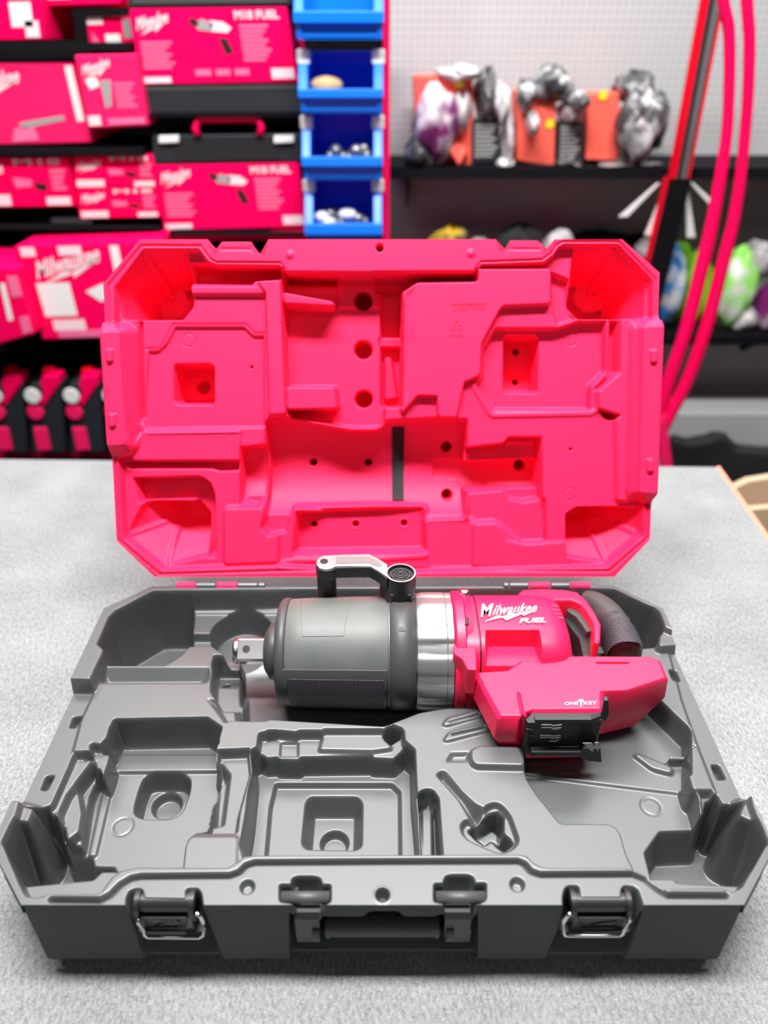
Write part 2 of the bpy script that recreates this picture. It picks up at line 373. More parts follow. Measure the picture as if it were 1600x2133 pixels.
def base_shell():
    nx, ny = 901, 541
    y = np.linspace(YF, YB, ny); s = np.linspace(-1, 1, nx)
    Yg = np.repeat(y[:, None], nx, 1); Xg = s[None, :]*halfw(y)[:, None]
    f = HF(Xg, Yg, ZD)
    # rear deck: dropped channel, ledge against the back wall, round well
    f.cut(Q([(150, 1300), (150, 1386), (345, 1386), (378, 1364), (394, 1346), (442, 1345), (470, 1366), (600, 1368), (1165, 1368), (1340, 1350), (1400, 1345), (1400, 1180), (150, 1180)], ZD), .056, .002)
    f.up(Q([(402, 1262), (402, 1320), (700, 1320), (700, 1262)], .068), .068, .002, 0)
    f.up(Q([(402, 1250), (402, 1276), (1180, 1276), (1180, 1250)], .070), .071, .003, 0)
    f.cut(Q([(210, 1389), (436, 1389), (442, 1398), (438, 1414), (430, 1423), (190, 1424)], ZD), .070, .014, .003)
    # tool bed
    f.cut(Q([(440, 1372), (470, 1368), (560, 1368), (560, 1502), (505, 1502), (470, 1500), (446, 1455), (437, 1440)], ZD), .062, .006, .004)
    f.trough(Q([(446, 1376), (530, 1376), (530, 1462), (446, 1462)], .075), .612, .038, .088, .003)
    f.cut(Q([(430, 1455), (500, 1455), (505, 1490), (468, 1506)], ZD), .072, .008, .002)
    f.cut(Q([(503, 1375), (1000, 1375), (1180, 1372), (1180, 1474), (935, 1474), (905, 1478), (872, 1484), (800, 1512), (570, 1498), (503, 1496)], ZD), .034, .003, .003)
    f.trough(Q([(500, 1350), (985, 1350), (985, 1495), (500, 1500)], .06), .612, .066, .098, .003)
    f.circ(P(472, 1428, .055)[:2], .0045, .04, .001)
    # rear left deep pocket
    f.cut(Q([(150, 1384), (338, 1384), (372, 1366), (392, 1342), (400, 1276), (400, 1180), (150, 1180)], ZD), .007, .005)
    f.circ(P(503, 1319, .066)[:2], .037, .032, .002)
    # rear right pocket behind the grip
    f.cut(Q([(1196, 1180), (1196, 1300), (1330, 1352), (1362, 1338), (1378, 1322), (1420, 1300), (1420, 1180)], ZD), .007, .005)
    # left square pocket
    lp = Q([(237, 1497), (431, 1493), (462, 1514), (450, 1556), (449, 1580), (458, 1600), (441, 1660), (432, 1722), (405, 1735), (389, 1752), (380, 1815), (170, 1815), (135, 1760), (112, 1705), (136, 1662), (150, 1650), (143, 1636), (160, 1588), (197, 1585), (195, 1563), (222, 1536), (228, 1515)], ZD)
    f.cut(lp, .040, .003, .002)
    f.up(Q([(170, 1640), (188, 1614), (212, 1612), (188, 1665), (172, 1768), (140, 1765), (150, 1700)], .05), .054, .0015, .001)
    f.up(Q([(253, 1572), (460, 1572), (460, 1603), (240, 1605)], .044), .0435, .0025, .002)
    f.up(Q([(222, 1608), (236, 1608), (196, 1775), (184, 1776)], .047), .043, .002, .001)
    f.cut(Q([(300, 1618), (320, 1611), (380, 1611), (398, 1622), (396, 1650), (380, 1692), (360, 1706), (296, 1706), (279, 1696), (279, 1680), (290, 1640)], .040), .016, .004, .006)
    f.circ(P(348, 1678, .016)[:2], .0150, .005, .002)
    f.ring(P(255, 1722, .040)[:2], .0093, -.0009)
    # blade-like lugs on the left wall
    f.up(Q([(195, 1563), (228, 1568), (224, 1585), (214, 1612), (196, 1585)], .075), .072, .002, .001)
    f.up(Q([(128, 1690), (146, 1650), (160, 1640), (168, 1690), (162, 1728), (140, 1745)], .066), .064, .003, .001)
    # stepped bridge between the two pockets
    f.cut(Q([(449, 1560), (520, 1557), (525, 1600), (500, 1690), (494, 1735), (405, 1736), (432, 1720), (441, 1660), (458, 1600)], ZD), .072, .003, .002)
    f.cut(Q([(452, 1574), (482, 1613), (468, 1720), (436, 1728), (440, 1660), (448, 1610)], .072), .058, .006, .001)
    f.up(Q([(400, 1748), (490, 1748), (488, 1775), (488, 1815), (385, 1815), (388, 1765)], ZD), ZD+.002, .005, .002)
    # centre pocket
    cp = Q([(519, 1562), (537, 1553), (541, 1535), (555, 1520), (575, 1519), (583, 1524), (676, 1524), (795, 1522), (816, 1507), (838, 1515), (840, 1538), (865, 1560), (868, 1640), (878, 1740), (880, 1815), (515, 1815), (500, 1760), (512, 1690), (522, 1600)], ZD)
    f.cut(cp, .046, .004, .002)
    f.up(Q([(546, 1545), (583, 1541), (620, 1545), (625, 1541), (668, 1541), (672, 1546), (776, 1546), (812, 1553), (836, 1538), (838, 1564), (820, 1580), (778, 1578), (776, 1574), (625, 1576), (622, 1582), (582, 1581), (578, 1576), (556, 1578), (543, 1570)], .072), .072, .003, .001)
    f.cut(Q([(584, 1546), (622, 1546), (622, 1576), (582, 1576)], .072), .069, .001, .001)
    f.up(Q([(676, 1522), (795, 1522), (812, 1545), (776, 1550), (668, 1548)], ZD), .0765, .004, .001)
    # raised rim of the pocket floor then the floor itself
    f.cut(Q([(572, 1630), (818, 1630), (836, 1648), (838, 1815), (548, 1815), (560, 1680)], .046), .040, .003, .003)
    f.cut(Q([(645, 1659), (745, 1659), (756, 1672), (754, 1764), (740, 1771), (638, 1769), (628, 1758), (636, 1672)], .040), .016, .008, .004)
    f.circ(P(697, 1757, .016)[:2], .0135, .005, .0015)
    # slot right of it
    f.cut(Q([(869, 1652), (885, 1643), (903, 1646), (914, 1662), (922, 1780), (925, 1815), (878, 1815)], ZD), .046, .003, .002)
    f.up(Q([(880, 1688), (893, 1680), (898, 1690), (900, 1815), (880, 1815)], .062), .062, .004, .001)
    # chuck key pocket
    z4 = lambda L: [(850+a/4, 1500+b/4) for a, b in L]
    f.cut(Q(z4([(230, 455), (262, 425), (300, 415), (335, 450), (450, 590), (560, 690), (660, 740), (640, 830), (545, 905), (500, 800), (425, 670), (330, 560)]), ZD), .066, .009, .003)
    f.cut(Q(z4([(640, 712), (690, 685), (750, 680), (800, 715), (860, 790), (900, 900), (930, 985), (920, 1030), (880, 1075), (805, 1108), (740, 1105), (620, 1055), (500, 1000), (450, 950), (432, 890), (445, 850), (490, 815), (560, 850)]), ZD), .0775, .0028, .003)
    f.cut(Q(z4([(495, 925), (560, 890), (620, 830), (680, 780), (745, 762), (800, 812), (795, 940), (850, 985), (878, 1035), (800, 1098), (745, 1060), (700, 1010), (640, 1045), (570, 1000)]), .0775), .045, .003, .001)
    f.up(Q(z4([(575, 1000), (700, 925), (745, 960), (750, 1050), (700, 1010), (640, 1050)]), .060), .060, .004, .001)
    # ribbed ramp and steps left of the tool foot
    f.up(Q([(925, 1508), (935, 1495), (1000, 1478), (1012, 1478), (1010, 1486), (932, 1508)], ZD+.003), ZD+.003, .003)
    f.up(Q([(928, 1540), (938, 1525), (1018, 1508), (1018, 1518), (932, 1540)], ZD+.003), ZD+.003, .003)
    f.cut(Q([(933, 1503), (1000, 1484), (1000, 1488), (940, 1504)], ZD+.003), ZD-.004, .0012, 0)
    f.cut(Q([(940, 1527), (1012, 1510), (1012, 1515), (942, 1531)], ZD+.003), ZD-.004, .0012, 0)
    f.up(Q([(984, 1562), (1000, 1554), (1080, 1556), (1092, 1586), (1088, 1592), (992, 1590), (984, 1580)], ZD+.006), ZD+.006, .004)
    f.cut(Q([(938, 1565), (982, 1564), (978, 1588), (925, 1588)], ZD), ZD-.004, .005)
    # foot bay
    z5 = lambda L: [(1200+a/4, 1480+b/4) for a, b in L]
    fb = [(1092, 1480), (1092, 1600), (1098, 1622), (1120, 1656), (1165, 1712), (1172, 1715), (1268, 1715), (1283, 1722), (1293, 1735), (1306, 1780), (1318, 1802), (1330, 1830), (1545, 1830), (1545, 1720), (1470, 1712), (1465, 1682), (1455, 1650), (1443, 1642), (1432, 1605), (1417, 1573), (1405, 1557), (1380, 1543), (1360, 1533), (1342, 1534), (1320, 1525), (1320, 1480)]
    f.cut(Q(fb, ZD), .052, .003, .002)
    f.up(Q([(1095, 1480), (1095, 1612), (1421, 1652), (1421, 1560), (1340, 1480)], .054), .0545, .0025, .002)
    f.up(Q(z5([(495, 370), (530, 365), (800, 480), (790, 520), (640, 480), (520, 390)]), .058), .059, .003)
    f.ring(P(1357, 1680, .052)[:2], .0093, -.0009)
    f.cut(Q(z5([(800, 288), (1000, 288), (1000, 304), (800, 304)]), ZD), ZD-.004, .0012, .001)
    f.cut(Q([(1443, 1643), (1487, 1643), (1500, 1690), (1545, 1720), (1545, 1760), (1460, 1700), (1456, 1652)], ZD), .074, .004, .001)
    f.cut(Q([(200, 1563), (152, 1563), (140, 1588), (60, 1700), (60, 1760), (110, 1706), (140, 1640)], ZD), .074, .004, .001)
    # two corner pockets at the front
    f.cut(Q([(66, 1713), (100, 1705), (128, 1722), (142, 1758), (184, 1761), (187, 1778), (229, 1779), (240, 1800), (250, 1822), (205, 1866), (60, 1880), (-20, 1780), (10, 1700)], .06), .006, .006, .002)
    f.cut(Q([(1378, 1721), (1456, 1718), (1462, 1690), (1480, 1684), (1540, 1711), (1600, 1700), (1625, 1760), (1545, 1880), (1400, 1872), (1362, 1826), (1346, 1766)], .06), .006, .006, .002)
    # side flanges, 2 mm below the deck, with peg slots
    for pts in ([(167, 1425), (205, 1425), (170, 1500), (146, 1590), (108, 1675), (70, 1690), (-60, 1690), (60, 1425)],
                [(1408, 1355), (1392, 1355), (1420, 1460), (1455, 1560), (1490, 1650), (1502, 1675), (1530, 1678), (1640, 1680), (1560, 1360)]):
        f.cut(Q(pts, ZD), ZD-.0018, .0012, .003)
    for pts in ([(152, 1494), (171, 1492), (160, 1515), (145, 1516)], [(96, 1617), (113, 1616), (98, 1646), (85, 1645)],
                [(1393, 1398), (1408, 1397), (1417, 1419), (1402, 1420)], [(1482, 1594), (1498, 1594), (1512, 1623), (1494, 1624)]):
        f.cut(Q(pts, ZD-.002), .070, .0013, .002)
    f.up(Q([(10, 1668), (70, 1684), (58, 1712), (0, 1705)], .094), .094, .010, .002)
    f.up(Q([(1552, 1668), (1600, 1660), (1640, 1720), (1590, 1722), (1540, 1698)], .094), .094, .010, .002)
    f.up(Q([(1388, 1308), (1420, 1318), (1420, 1342), (1376, 1344), (1374, 1326)], .094), .094, .005, .002)
    # rim on top of everything
    wl = [(104, 1862), (72, 1869), (52, 1866), (38, 1840), (4, 1752), (30, 1697), (38, 1668), (-300, 1662), (-100, 1404), (140, 1413), (186, 1414), (216, 1352), (203, 1340), (227, 1284), (240, 1271), (317, 1230), (600, 1226), (1180, 1224), (1246, 1225), (1281, 1226), (1345, 1257), (1360, 1262), (1373, 1272), (1386, 1304), (1399, 1310), (1700, 1330), (1900, 1652), (1565, 1658), (1572, 1682), (1588, 1722), (1600, 1752), (1547, 1848), (1528, 1858), (1508, 1850),
          (1385, 1851), (1365, 1838), (1345, 1822), (1325, 1812), (1305, 1807), (1150, 1807), (1130, 1805), (1112, 1796), (1098, 1782), (1085, 1779), (875, 1779), (525, 1780), (508, 1783), (492, 1796), (472, 1807), (285, 1806), (250, 1813), (232, 1826), (208, 1860)]
    rim = [p[:2] for p in Q(wl, HR)]
    d = sdf(rim, f.X, f.Y); m = np.clip(1 + d/.0034, 0, 1); m = m*m*(3-2*m)
    f.h = f.h + (HR - f.h)*m
    # gasket groove, outer seam, lip details
    f.line(Q([(106, 1873), (208, 1874), (228, 1864), (250, 1842), (272, 1829), (292, 1825), (478, 1823), (498, 1816), (512, 1802), (530, 1796), (800, 1794), (1080, 1793), (1092, 1798), (1106, 1814), (1126, 1821), (1318, 1820), (1345, 1830), (1372, 1852), (1392, 1864), (1512, 1865)], HR), -.009, .0013)
    for c in ((515, 1847), (1078, 1842)): f.circ(P(*c, HR)[:2], .0055, HR-.006, .001)
    f.ring(P(797, 1864, HR)[:2], .0062, .0008); f.circ(P(797, 1864, HR)[:2], .0052, .0885, .001)
    f.cut(Q([(583, 1843), (688, 1843), (688, 1876), (670, 1886), (664, 1900), (622, 1900), (610, 1880), (583, 1876)], HR), .080, .0012, .001)
    f.cut(Q([(607, 1842), (610, 1829), (622, 1826), (655, 1826), (667, 1830), (670, 1842), (668, 1850), (607, 1850)], HR), .080, .0012, .002)
    f.cut(Q([(905, 1841), (1012, 1840), (1012, 1873), (992, 1884), (986, 1900), (932, 1900), (925, 1880), (905, 1876)], HR), .080, .0012, .001)
    f.cut(Q([(924, 1842), (928, 1826), (940, 1823), (975, 1823), (986, 1828), (989, 1842), (987, 1850), (924, 1850)], HR), .080, .0012, .002)
    for pts in ([(262, 1905), (264, 1872), (270, 1858), (280, 1853), (296, 1853), (299, 1872), (388, 1874), (388, 1857), (392, 1852), (412, 1852), (418, 1860), (424, 1905)],
                [(1175, 1905), (1174, 1865), (1178, 1850), (1186, 1846), (1204, 1847), (1208, 1871), (1296, 1871), (1296, 1851), (1300, 1847), (1318, 1848), (1328, 1856), (1345, 1905)]):
        f.cut(Q(pts, HR), .062, .0014, .0015)
    f.h = soften(f.h, 2)
    # --- assemble top + skirts
    V = np.stack([f.X, f.Y, f.h], -1).reshape(-1, 3); Qs = [grid_faces(ny, nx)]
    zb = .0145; parts = [V]; off = len(V)
    # side + back skirts
    loop = np.concatenate([np.arange(ny)*nx, (ny-1)*nx + np.arange(1, nx), (np.arange(ny-1)[::-1])*nx + nx-1])
    T = V[loop]; cx, cy = 0, (YF+YB)/2
    rows = []
    for t, dr in ((0, 0), (.12, .001), (.13, -.0015), (.9, -.0035), (1, -.007)):
        R = T.copy(); R[:, 2] = T[:, 2]*(1-t) + zb*t
        if dr:
            n = R[:, :2] - [cx, cy]; n = np.sign(n)*(np.abs(n) > [xb-.01, (YB-YF)/2-.03]); R[:, :2] += n*dr
        rows.append(R)
    S = np.concatenate(rows); Qs.append(grid_faces(len(rows), len(loop), off, True)); parts.append(S); off += len(S)
    # front skirt with recesses
    nz = 80; ft = V[:nx]; xg = ft[:, 0]; tt = np.linspace(0, 1, nz)
    Z = ft[:, 2][None, :]*(1-tt[:, None]) + zb*tt[:, None]; X = np.repeat(xg[None, :], nz, 0)
    g = HF(X, Z, 0)
    FQ = lambda L: [(PY(u, v, YF)[0], PY(u, v, YF)[2]) for u, v in L]
    g.cut(FQ([(266, 1899), (426, 1899), (472, 2010), (300, 2010)]), .020, .006, .003)
    g.cut(FQ([(1341, 1899), (1180, 1899), (1128, 2010), (1303, 2010)]), .020, .006, .003)
    g.cut(FQ([(602, 1900), (650, 1902), (668, 1910), (758, 1911), (768, 1900), (832, 1900), (840, 1911), (905, 1911), (930, 1902), (996, 1900), (997, 2010), (602, 2010)]), .034, .003, .004)
    g.h *= .16 + .84*np.clip((Z - .022)/.022, 0, 1)
    g.h[0] = 0
    draft = .004*np.clip((HR - Z)/HR, 0, 1)*0
    Yf = YF + g.h + .003*np.clip((.020 - Z)/.012, 0, 1)
    Yf[1:] += .0006
    fv = np.stack([X, Yf, Z], -1).reshape(-1, 3); Qs.append(grid_faces(nz, nx, off, True)); parts.append(fv)
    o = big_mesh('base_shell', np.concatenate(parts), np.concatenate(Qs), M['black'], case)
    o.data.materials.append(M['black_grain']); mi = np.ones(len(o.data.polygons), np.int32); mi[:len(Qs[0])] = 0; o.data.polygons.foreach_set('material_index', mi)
    # bottom plate
    y0, y1 = YF+.03, YB-.01
    bt = B(); q_ = .035
    bt.prism([(-xf+q_, YF+q_+.01, .0035), (xf-q_, YF+q_+.01, .0035), (W2-q_, ycf+q_, .0035), (W2-q_, ycb-q_, .0035), (xb-q_, YB-q_, .0035), (-xb+q_, YB-q_, .0035), (-W2+q_, ycb-q_, .0035), (-W2+q_, ycf+q_, .0035)], (0, 0, -.003))
    bt.build('bottom_plate', M['black_dark'], case)
    # embossed recess floor of the lip: hinge pins live in handle
base_shell()

# ------------------------------------------------------------------ LID
def lid():
    nx, ny = 901, 561
    tl = [PL(u, v) for u, v in ((322, 1204), (1280, 1199), (243, 1127), (1354, 1124), (215, 592), (1374, 568), (292, 502), (1296, 495))]
    def edge(side):
        b, c1, c2, tp = (tl[0], tl[2], tl[4], tl[6]) if side < 0 else (tl[1], tl[3], tl[5], tl[7])
        return b, c1, c2, tp
    tmax = (tl[6][1] + tl[7][1])/2; tmin = (tl[0][1]+tl[1][1])/2
    t = np.linspace(tmin, tmax, ny); out = []
    for sd in (-1, 1):
        b, c1, c2, tp = edge(sd); ys = [tmin, c1[1], c2[1], tmax]; xs = [b[0], c1[0], c2[0], tp[0]]
        out.append(np.interp(t, ys, xs))
    # the flanges at the sides stand a little further out
    for k, (sd, pts) in enumerate(((-1, [(214, 672), (206, 690), (222, 926), (233, 944)]), (1, [(1375, 668), (1385, 676), (1371, 1030), (1357, 1040)]))):
        q = [PL(u, v, .014 if i in (1, 2) else 0) for i, (u, v) in enumerate(pts)]; q.sort(key=lambda p: p[1])
        msk = (t > q[0][1]) & (t < q[-1][1]); out[k] = np.where(msk, np.interp(t, [p[1] for p in q], [p[0] for p in q]), out[k])
    al = np.linspace(0, 1, nx)[None, :]
    X = out[0][:, None]*(1-al) + out[1][:, None]*al; Y = np.repeat(t[:, None], nx, 1)
    L1 = lambda L: [(200+a*.375, 480+b*.375) for a, b in L]
    L2 = lambda L: [(780+a*.3875, 480+b*.3875) for a, b in L]
    # notches in the top edge beside the latch strikes: clamp
    top = np.full(nx, tmax)
    for a, b, vv, dv in ((441, 459, 528, 0), (530, 552, 528, 0), (1040, 1056, 523, 0), (1125, 1147, 523, 0)):
        x0 = PL(a, 520)[0]; x1 = PL(b, 520)[0]; yy = PL((a+b)/2, vv)[1]
        xs = X[-1]; w = .004; m = np.clip(np.minimum(xs-x0, x1-xs)/w + 1, 0, 1); top = np.minimum(top, tmax*(1-m) + yy*m)
    for a, b in ((459, 530), (1056, 1125)):
        x0 = PL(a, 505)[0]; x1 = PL(b, 505)[0]; yy = PL((a+b)/2, 504 if a < 800 else 501)[1]
        top = np.where((X[-1] > x0) & (X[-1] < x1), np.minimum(top, yy), top)
    Y = np.minimum(Y, top[None, :])
    DK = -.012
    f = HF(X, Y, DK)
    # lower right region (centre bay)
    f.cut(QL(L1([(1030, 200), (1610, 200), (1610, 1100), (1430, 1105), (1080, 1050), (1040, 1000)]), DK), -.038, .003, .002)
    f.cut(QL(L1([(1035, 215), (1610, 215), (1610, 300), (1035, 290)]), DK), -.052, .004, .002)
    # thin raised outlines
    f.line(QL(L1([(285, 660), (350, 660), (380, 620), (430, 525), (830, 525), (880, 575), (935, 575)]), DK), -.0012, .0018)
    f.cut(QL(L1([(285, 665), (345, 665), (385, 625), (435, 530), (825, 530), (875, 580), (940, 580), (940, 1100), (280, 1110), (260, 1060)]), DK), -.0165, .003, .002)
    f.up(QL(L1([(525, 320), (930, 320), (940, 350), (525, 350)]), DK), -.006, .004)
    f.cut(QL(L1([(525, 180), (1030, 190), (1030, 275), (885, 285), (870, 305), (525, 300)]), DK), -.040, .004)
    # vertical bar
    f.up(QL(L1([(900, 285), (1020, 280), (1050, 1015), (965, 1020), (945, 340)]), -.003), -.003, .0025, .002)
    f.up(QL(L1([(1040, 345), (1310, 395), (1312, 415), (1045, 400)]), -.006), -.008, .004)
    f.up(QL(L1([(1062, 875), (1320, 875), (1335, 985), (1065, 990)]), -.008), -.010, .004, .002)
    f.cut(QL(L1([(1320, 240), (1590, 240), (1580, 440), (1330, 440)]), -.026), -.034, .006)
    f.cut(QL(L2([(0, 215), (560, 210), (560, 278), (232, 283), (150, 335), (0, 330)]), DK), -.050, .004)
    for c in ((757, 627), (757, 729), (758, 832)): f.circ(PL(*c, -.038), .0118, -.076, .003)
    # lower ledge left (block between square pocket and corner)
    f.up(QL(L1([(255, 1130), (790, 1120), (800, 1270), (200, 1272), (235, 1180)]), -.007), -.007, .004, .002)
    f.line(QL(L1([(255, 1085), (270, 1110), (300, 1118), (800, 1110)]), DK), .002, .003)
    f.cut(QL(L1([(150, 1275), (800, 1275), (800, 1340), (690, 1345), (640, 1330), (180, 1330)]), DK), -.022, .004)
    # bottom-left pocket area
    f.cut(QL(L1([(200, 1370), (580, 1360), (640, 1400), (665, 1470), (675, 1820), (610, 1825), (600, 1600), (540, 1510), (240, 1520)]), DK), -.034, .004, .004)
    f.up(QL(L1([(720, 1555), (915, 1550), (960, 1640), (1000, 1690), (1000, 1840), (720, 1850)]), -.003), -.004, .006, .003)
    # barrel trough
    f.cut(QL(L1([(810, 1200), (945, 1180), (945, 1500), (900, 1545), (830, 1530), (795, 1480)]), DK), -.030, .006)
    f.trough(QL(L1([(805, 1195), (960, 1190), (950, 1545), (800, 1540)]), -.02), PL(500, 985)[1], .045, .002, .004)
    f.cut(QL(L1([(930, 1075), (960, 1030), (1060, 1030), (1400, 1100), (1560, 1110), (1610, 1050)]) + L2([(340, 1000), (505, 1010), (500, 1160), (470, 1200), (490, 1560), (290, 1570), (0, 1570)]) + L1([(1100, 1545), (1060, 1680), (960, 1700), (915, 1650), (950, 1500), (955, 1150)]), DK), -.024, .004)
    f.trough(QL(L1([(935, 1060), (1060, 1035), (1400, 1105), (1560, 1105), (1610, 1050)]) + L2([(340, 1000), (505, 1010), (500, 1550), (290, 1560), (280, 1500), (0, 1490)]) + L1([(1100, 1550), (1060, 1690), (930, 1680)]), -.012), PL(760, 975)[1], .074, .018, .005)
    yc = PL(760, 975)[1]
    for c in ((652, 964), (767, 964)): f.circ(PL(*c, -.05), .0052, -.08, .0015); f.ring(PL(*c, -.05), .0068, .001)
    for c in ((931, 931), (931, 1031)): f.circ(PL(*c, -.045), .0068, -.085, .0015)
    # motor recess
    f.cut(QL(L2([(490, 1165), (700, 1140), (722, 1108), (905, 1108), (912, 1500), (505, 1560)]), -.008), -.036, .003, .002)
    f.trough(QL(L2([(318, 1230), (370, 1225), (400, 1200), (470, 1210), (470, 1240), (870, 1225), (872, 1385), (470, 1395), (460, 1365), (400, 1365), (380, 1345), (318, 1335)]), -.034), PL(1000, 987)[1], .030, -.030, .002)
    f.circ(PL(1085, 970, -.05), .0075, -.09, .002)
    f.cut(QL(L2([(722, 1108), (905, 1108), (880, 1160), (720, 1160)]), -.01), -.028, .003)
    # stepped shelves lower right
    f.up(QL(L2([(505, 1420), (690, 1405), (720, 1450), (800, 1470), (900, 1450), (905, 1660), (800, 1670), (690, 1570), (640, 1555), (520, 1560)]), -.02), -.022, .005, .002)
    f.up(QL(L2([(290, 1570), (520, 1570), (545, 1640), (545, 1800), (300, 1800), (290, 1650)]), -.014), -.016, .008, .002)
    f.up(QL(L2([(550, 1590), (650, 1585), (700, 1680), (800, 1700), (1035, 1690), (1035, 1800), (545, 1800)]), -.008), -.010, .007, .002)
    # bottom tray
    f.cut(QL([(614, 1066), (622, 1063), (880, 1054), (888, 1060), (893, 1150), (886, 1156), (612, 1160), (606, 1152)], -.010), -.034, .007, .002)
    for c in ((654, 1092), (741, 1092), (842, 1090)): f.circ(PL(*c, -.033), .0042, -.05, .0012); f.ring(PL(*c, -.033), .006, .0008)
    # slot in the middle and plateau with moulded number
    f.up(QL(L2([(232, 285), (560, 280), (560, 210), (945, 210), (945, 390), (690, 400), (668, 430), (572, 610), (566, 775), (480, 812), (440, 1000), (350, 1000), (342, 885), (232, 882), (150, 975), (145, 930), (160, 850), (165, 400), (155, 340)]), -.003), -.003, .003, .003)
    f.cut(QL(L2([(150, 330), (232, 285), (220, 480), (225, 600), (190, 880), (150, 950)]), -.003), -.012, .028, .001)
    f.cut(QL(L2([(0, 290), (150, 290), (150, 950), (140, 955), (35, 955), (28, 930), (28, 300)]), -.026), -.060, .003, .001)
    f.up(QL(L2([(28, 580), (145, 580), (145, 625), (28, 625)]), -.045), -.045, .002)
    f.up(QL(L2([(60, 690), (85, 685), (120, 900), (60, 910)]), -.05), -.048, .003)
    # right platform and its pockets
    f.cut(QL(L2([(650, 520), (980, 520), (1100, 480), (1250, 480), (1250, 760), (1170, 840), (1165, 970), (640, 970), (540, 830), (575, 790), (580, 640)]), DK), -.024, .004, .003)
    f.line(QL(L2([(530, 830), (620, 985), (640, 995), (1165, 985), (1190, 970)]), DK), .002, .003)
    f.cut(QL(L2([(705, 560), (865, 560), (885, 580), (880, 865), (860, 880), (705, 878), (690, 860), (690, 580)]), -.024), -.062, .005, .004)
    f.circ(PL(1074, 796, -.062), .004, -.08, .001); f.circ(PL(1075, 733, -.062), .004, -.08, .001)
    f.ring(PL(1190, 707, -.024), .0078, -.0008); f.ring(PL(1188, 1030, -.012), .0078, -.0008); f.ring(PL(393, 709, -.0165), .0078, -.0008); f.ring(PL(420, 1027, -.034), .0078, -.0008)
    f.circ(PL(1189, 936, DK), .002, -.02, .001); f.circ(PL(524, 765, -.0165), .002, -.025, .001)
    f.cut(QL(L1([(440, 740), (640, 738), (660, 758), (660, 955), (645, 972), (455, 972), (432, 950), (430, 760)]), -.0165), -.058, .004, .004)
    f.circ(PL(424, 806, -.058), .0085, -.075, .001); f.ring(PL(424, 806, -.058), .011, .0012)
    # right wall steps
    f.cut(QL(L2([(1260, 480), (1320, 480), (1320, 760), (1210, 870), (1170, 860), (1250, 780)]), DK), -.026, .005, .002)
    f.up(QL(L2([(1325, 490), (1370, 480), (1360, 1440), (1310, 1440), (1300, 1000), (1210, 950), (1205, 870), (1320, 770)]), DK), -.004, .007, .002)
    f.cut(QL(L2([(1190, 950), (1320, 990), (1290, 1025), (1240, 1020)]), DK), -.028, .004)
    f.cut(QL(L1([(228, 490), (262, 500), (280, 1050), (245, 1060)]), DK), -.022, .004)
    # corner pockets: floors fall away from the outer walls
    for (poly, edge, z0, k, zm) in (
        (L1([(275, 112), (500, 108), (530, 400), (525, 420), (468, 492), (128, 492), (98, 312)]), L1([(520, 90), (262, 100), (80, 312), (100, 520)]), -.006, 2.3, -.085),
        (L2([(1082, 88), (1302, 88), (1482, 272), (1470, 472), (1108, 472), (1052, 402)]), L2([(1060, 70), (1312, 72), (1500, 268), (1490, 500)]), -.006, 2.3, -.085),
        (L1([(245, 1512), (540, 1510), (605, 1590), (608, 1825), (360, 1880), (150, 1700)]), L1([(120, 1500), (140, 1712), (360, 1895), (620, 1900)]), -.008, 1.05, -.07),
        (L2([(1100, 1492), (1440, 1490), (1440, 1640), (1255, 1800), (1040, 1770), (1040, 1530)]), L2([(1470, 1480), (1465, 1650), (1260, 1825), (1030, 1830)]), -.008, 1.05, -.07)):
        f.slope(QL(poly, 0), QL(edge, 0), z0, k, zm)
    for a, b in (((306, 528), (350, 620)), ((240, 606), (345, 625)), ((1280, 520), (1236, 610)), ((1350, 590), (1240, 615)), ((262, 1115), (352, 1082)), ((350, 1170), (375, 1098)), ((1330, 1112), (1270, 1085)), ((1262, 1170), (1225, 1105))):
        m0 = f.h.copy(); f.line([PL(*a, -.01), PL(*b, -.06)], .0035, .003); 
    # deep pocket side along the top shadow line
    f.cut(QL(L2([(945, 215), (1050, 262), (1052, 400), (1100, 480), (980, 520), (945, 400)]), DK), -.022, .004)
    # rim
    wl = L1([(98, 318), (262, 100), (570, 98), (598, 135), (622, 165), (660, 186), (1020, 190), (1035, 205), (1050, 226), (1530, 229)]) + L2([(0, 218), (540, 217), (560, 195), (578, 178), (915, 165), (965, 125), (985, 90), (1020, 70), (1312, 70), (1502, 268), (1500, 478), (1450, 500), (1440, 1440), (1450, 1470), (1450, 1645), (1250, 1815), (1000, 1822), (0, 1850)]) + L1([(1000, 1870), (370, 1892), (150, 1712), (118, 1260), (190, 1240), (200, 1200), (120, 540), (98, 510)])
    rim = QL(wl, 0); d = sdf(rounded(rim, .002), X, Y); m = np.clip(1 + d/.0035, 0, 1); m = m*m*(3-2*m)
    f.h = f.h*(1-m) + 0*m
    # double seam on the rim
    seam = L1([(68, 520), (66, 306), (250, 84), (578, 86), (608, 128), (632, 160), (668, 178), (1022, 180), (1046, 214)])
    f.line(QL(seam, 0), -.0022, .0011)
    f.line(QL(L2([(545, 210), (575, 170), (905, 158), (955, 122), (975, 84), (1018, 60), (1316, 60), (1512, 262), (1512, 470)]), 0), -.0022, .0011)
    f.line(QL(L1([(108, 1270), (128, 1722), (350, 1910), (1100, 1890)]) + L2([(300, 1830), (1265, 1832), (1475, 1650), (1470, 1470)]), 0), -.0022, .0011)
    f.line(QL(L1([(1010, 1858), (1100, 1845), (1500, 1842)]) + L2([(280, 1760)]), 0), .002, .003)
    # side flanges raised towards the opening, with pegs
    f.up(QL([(210, 694), (247, 690), (258, 926), (224, 928)], .014), .014, .014, .003)
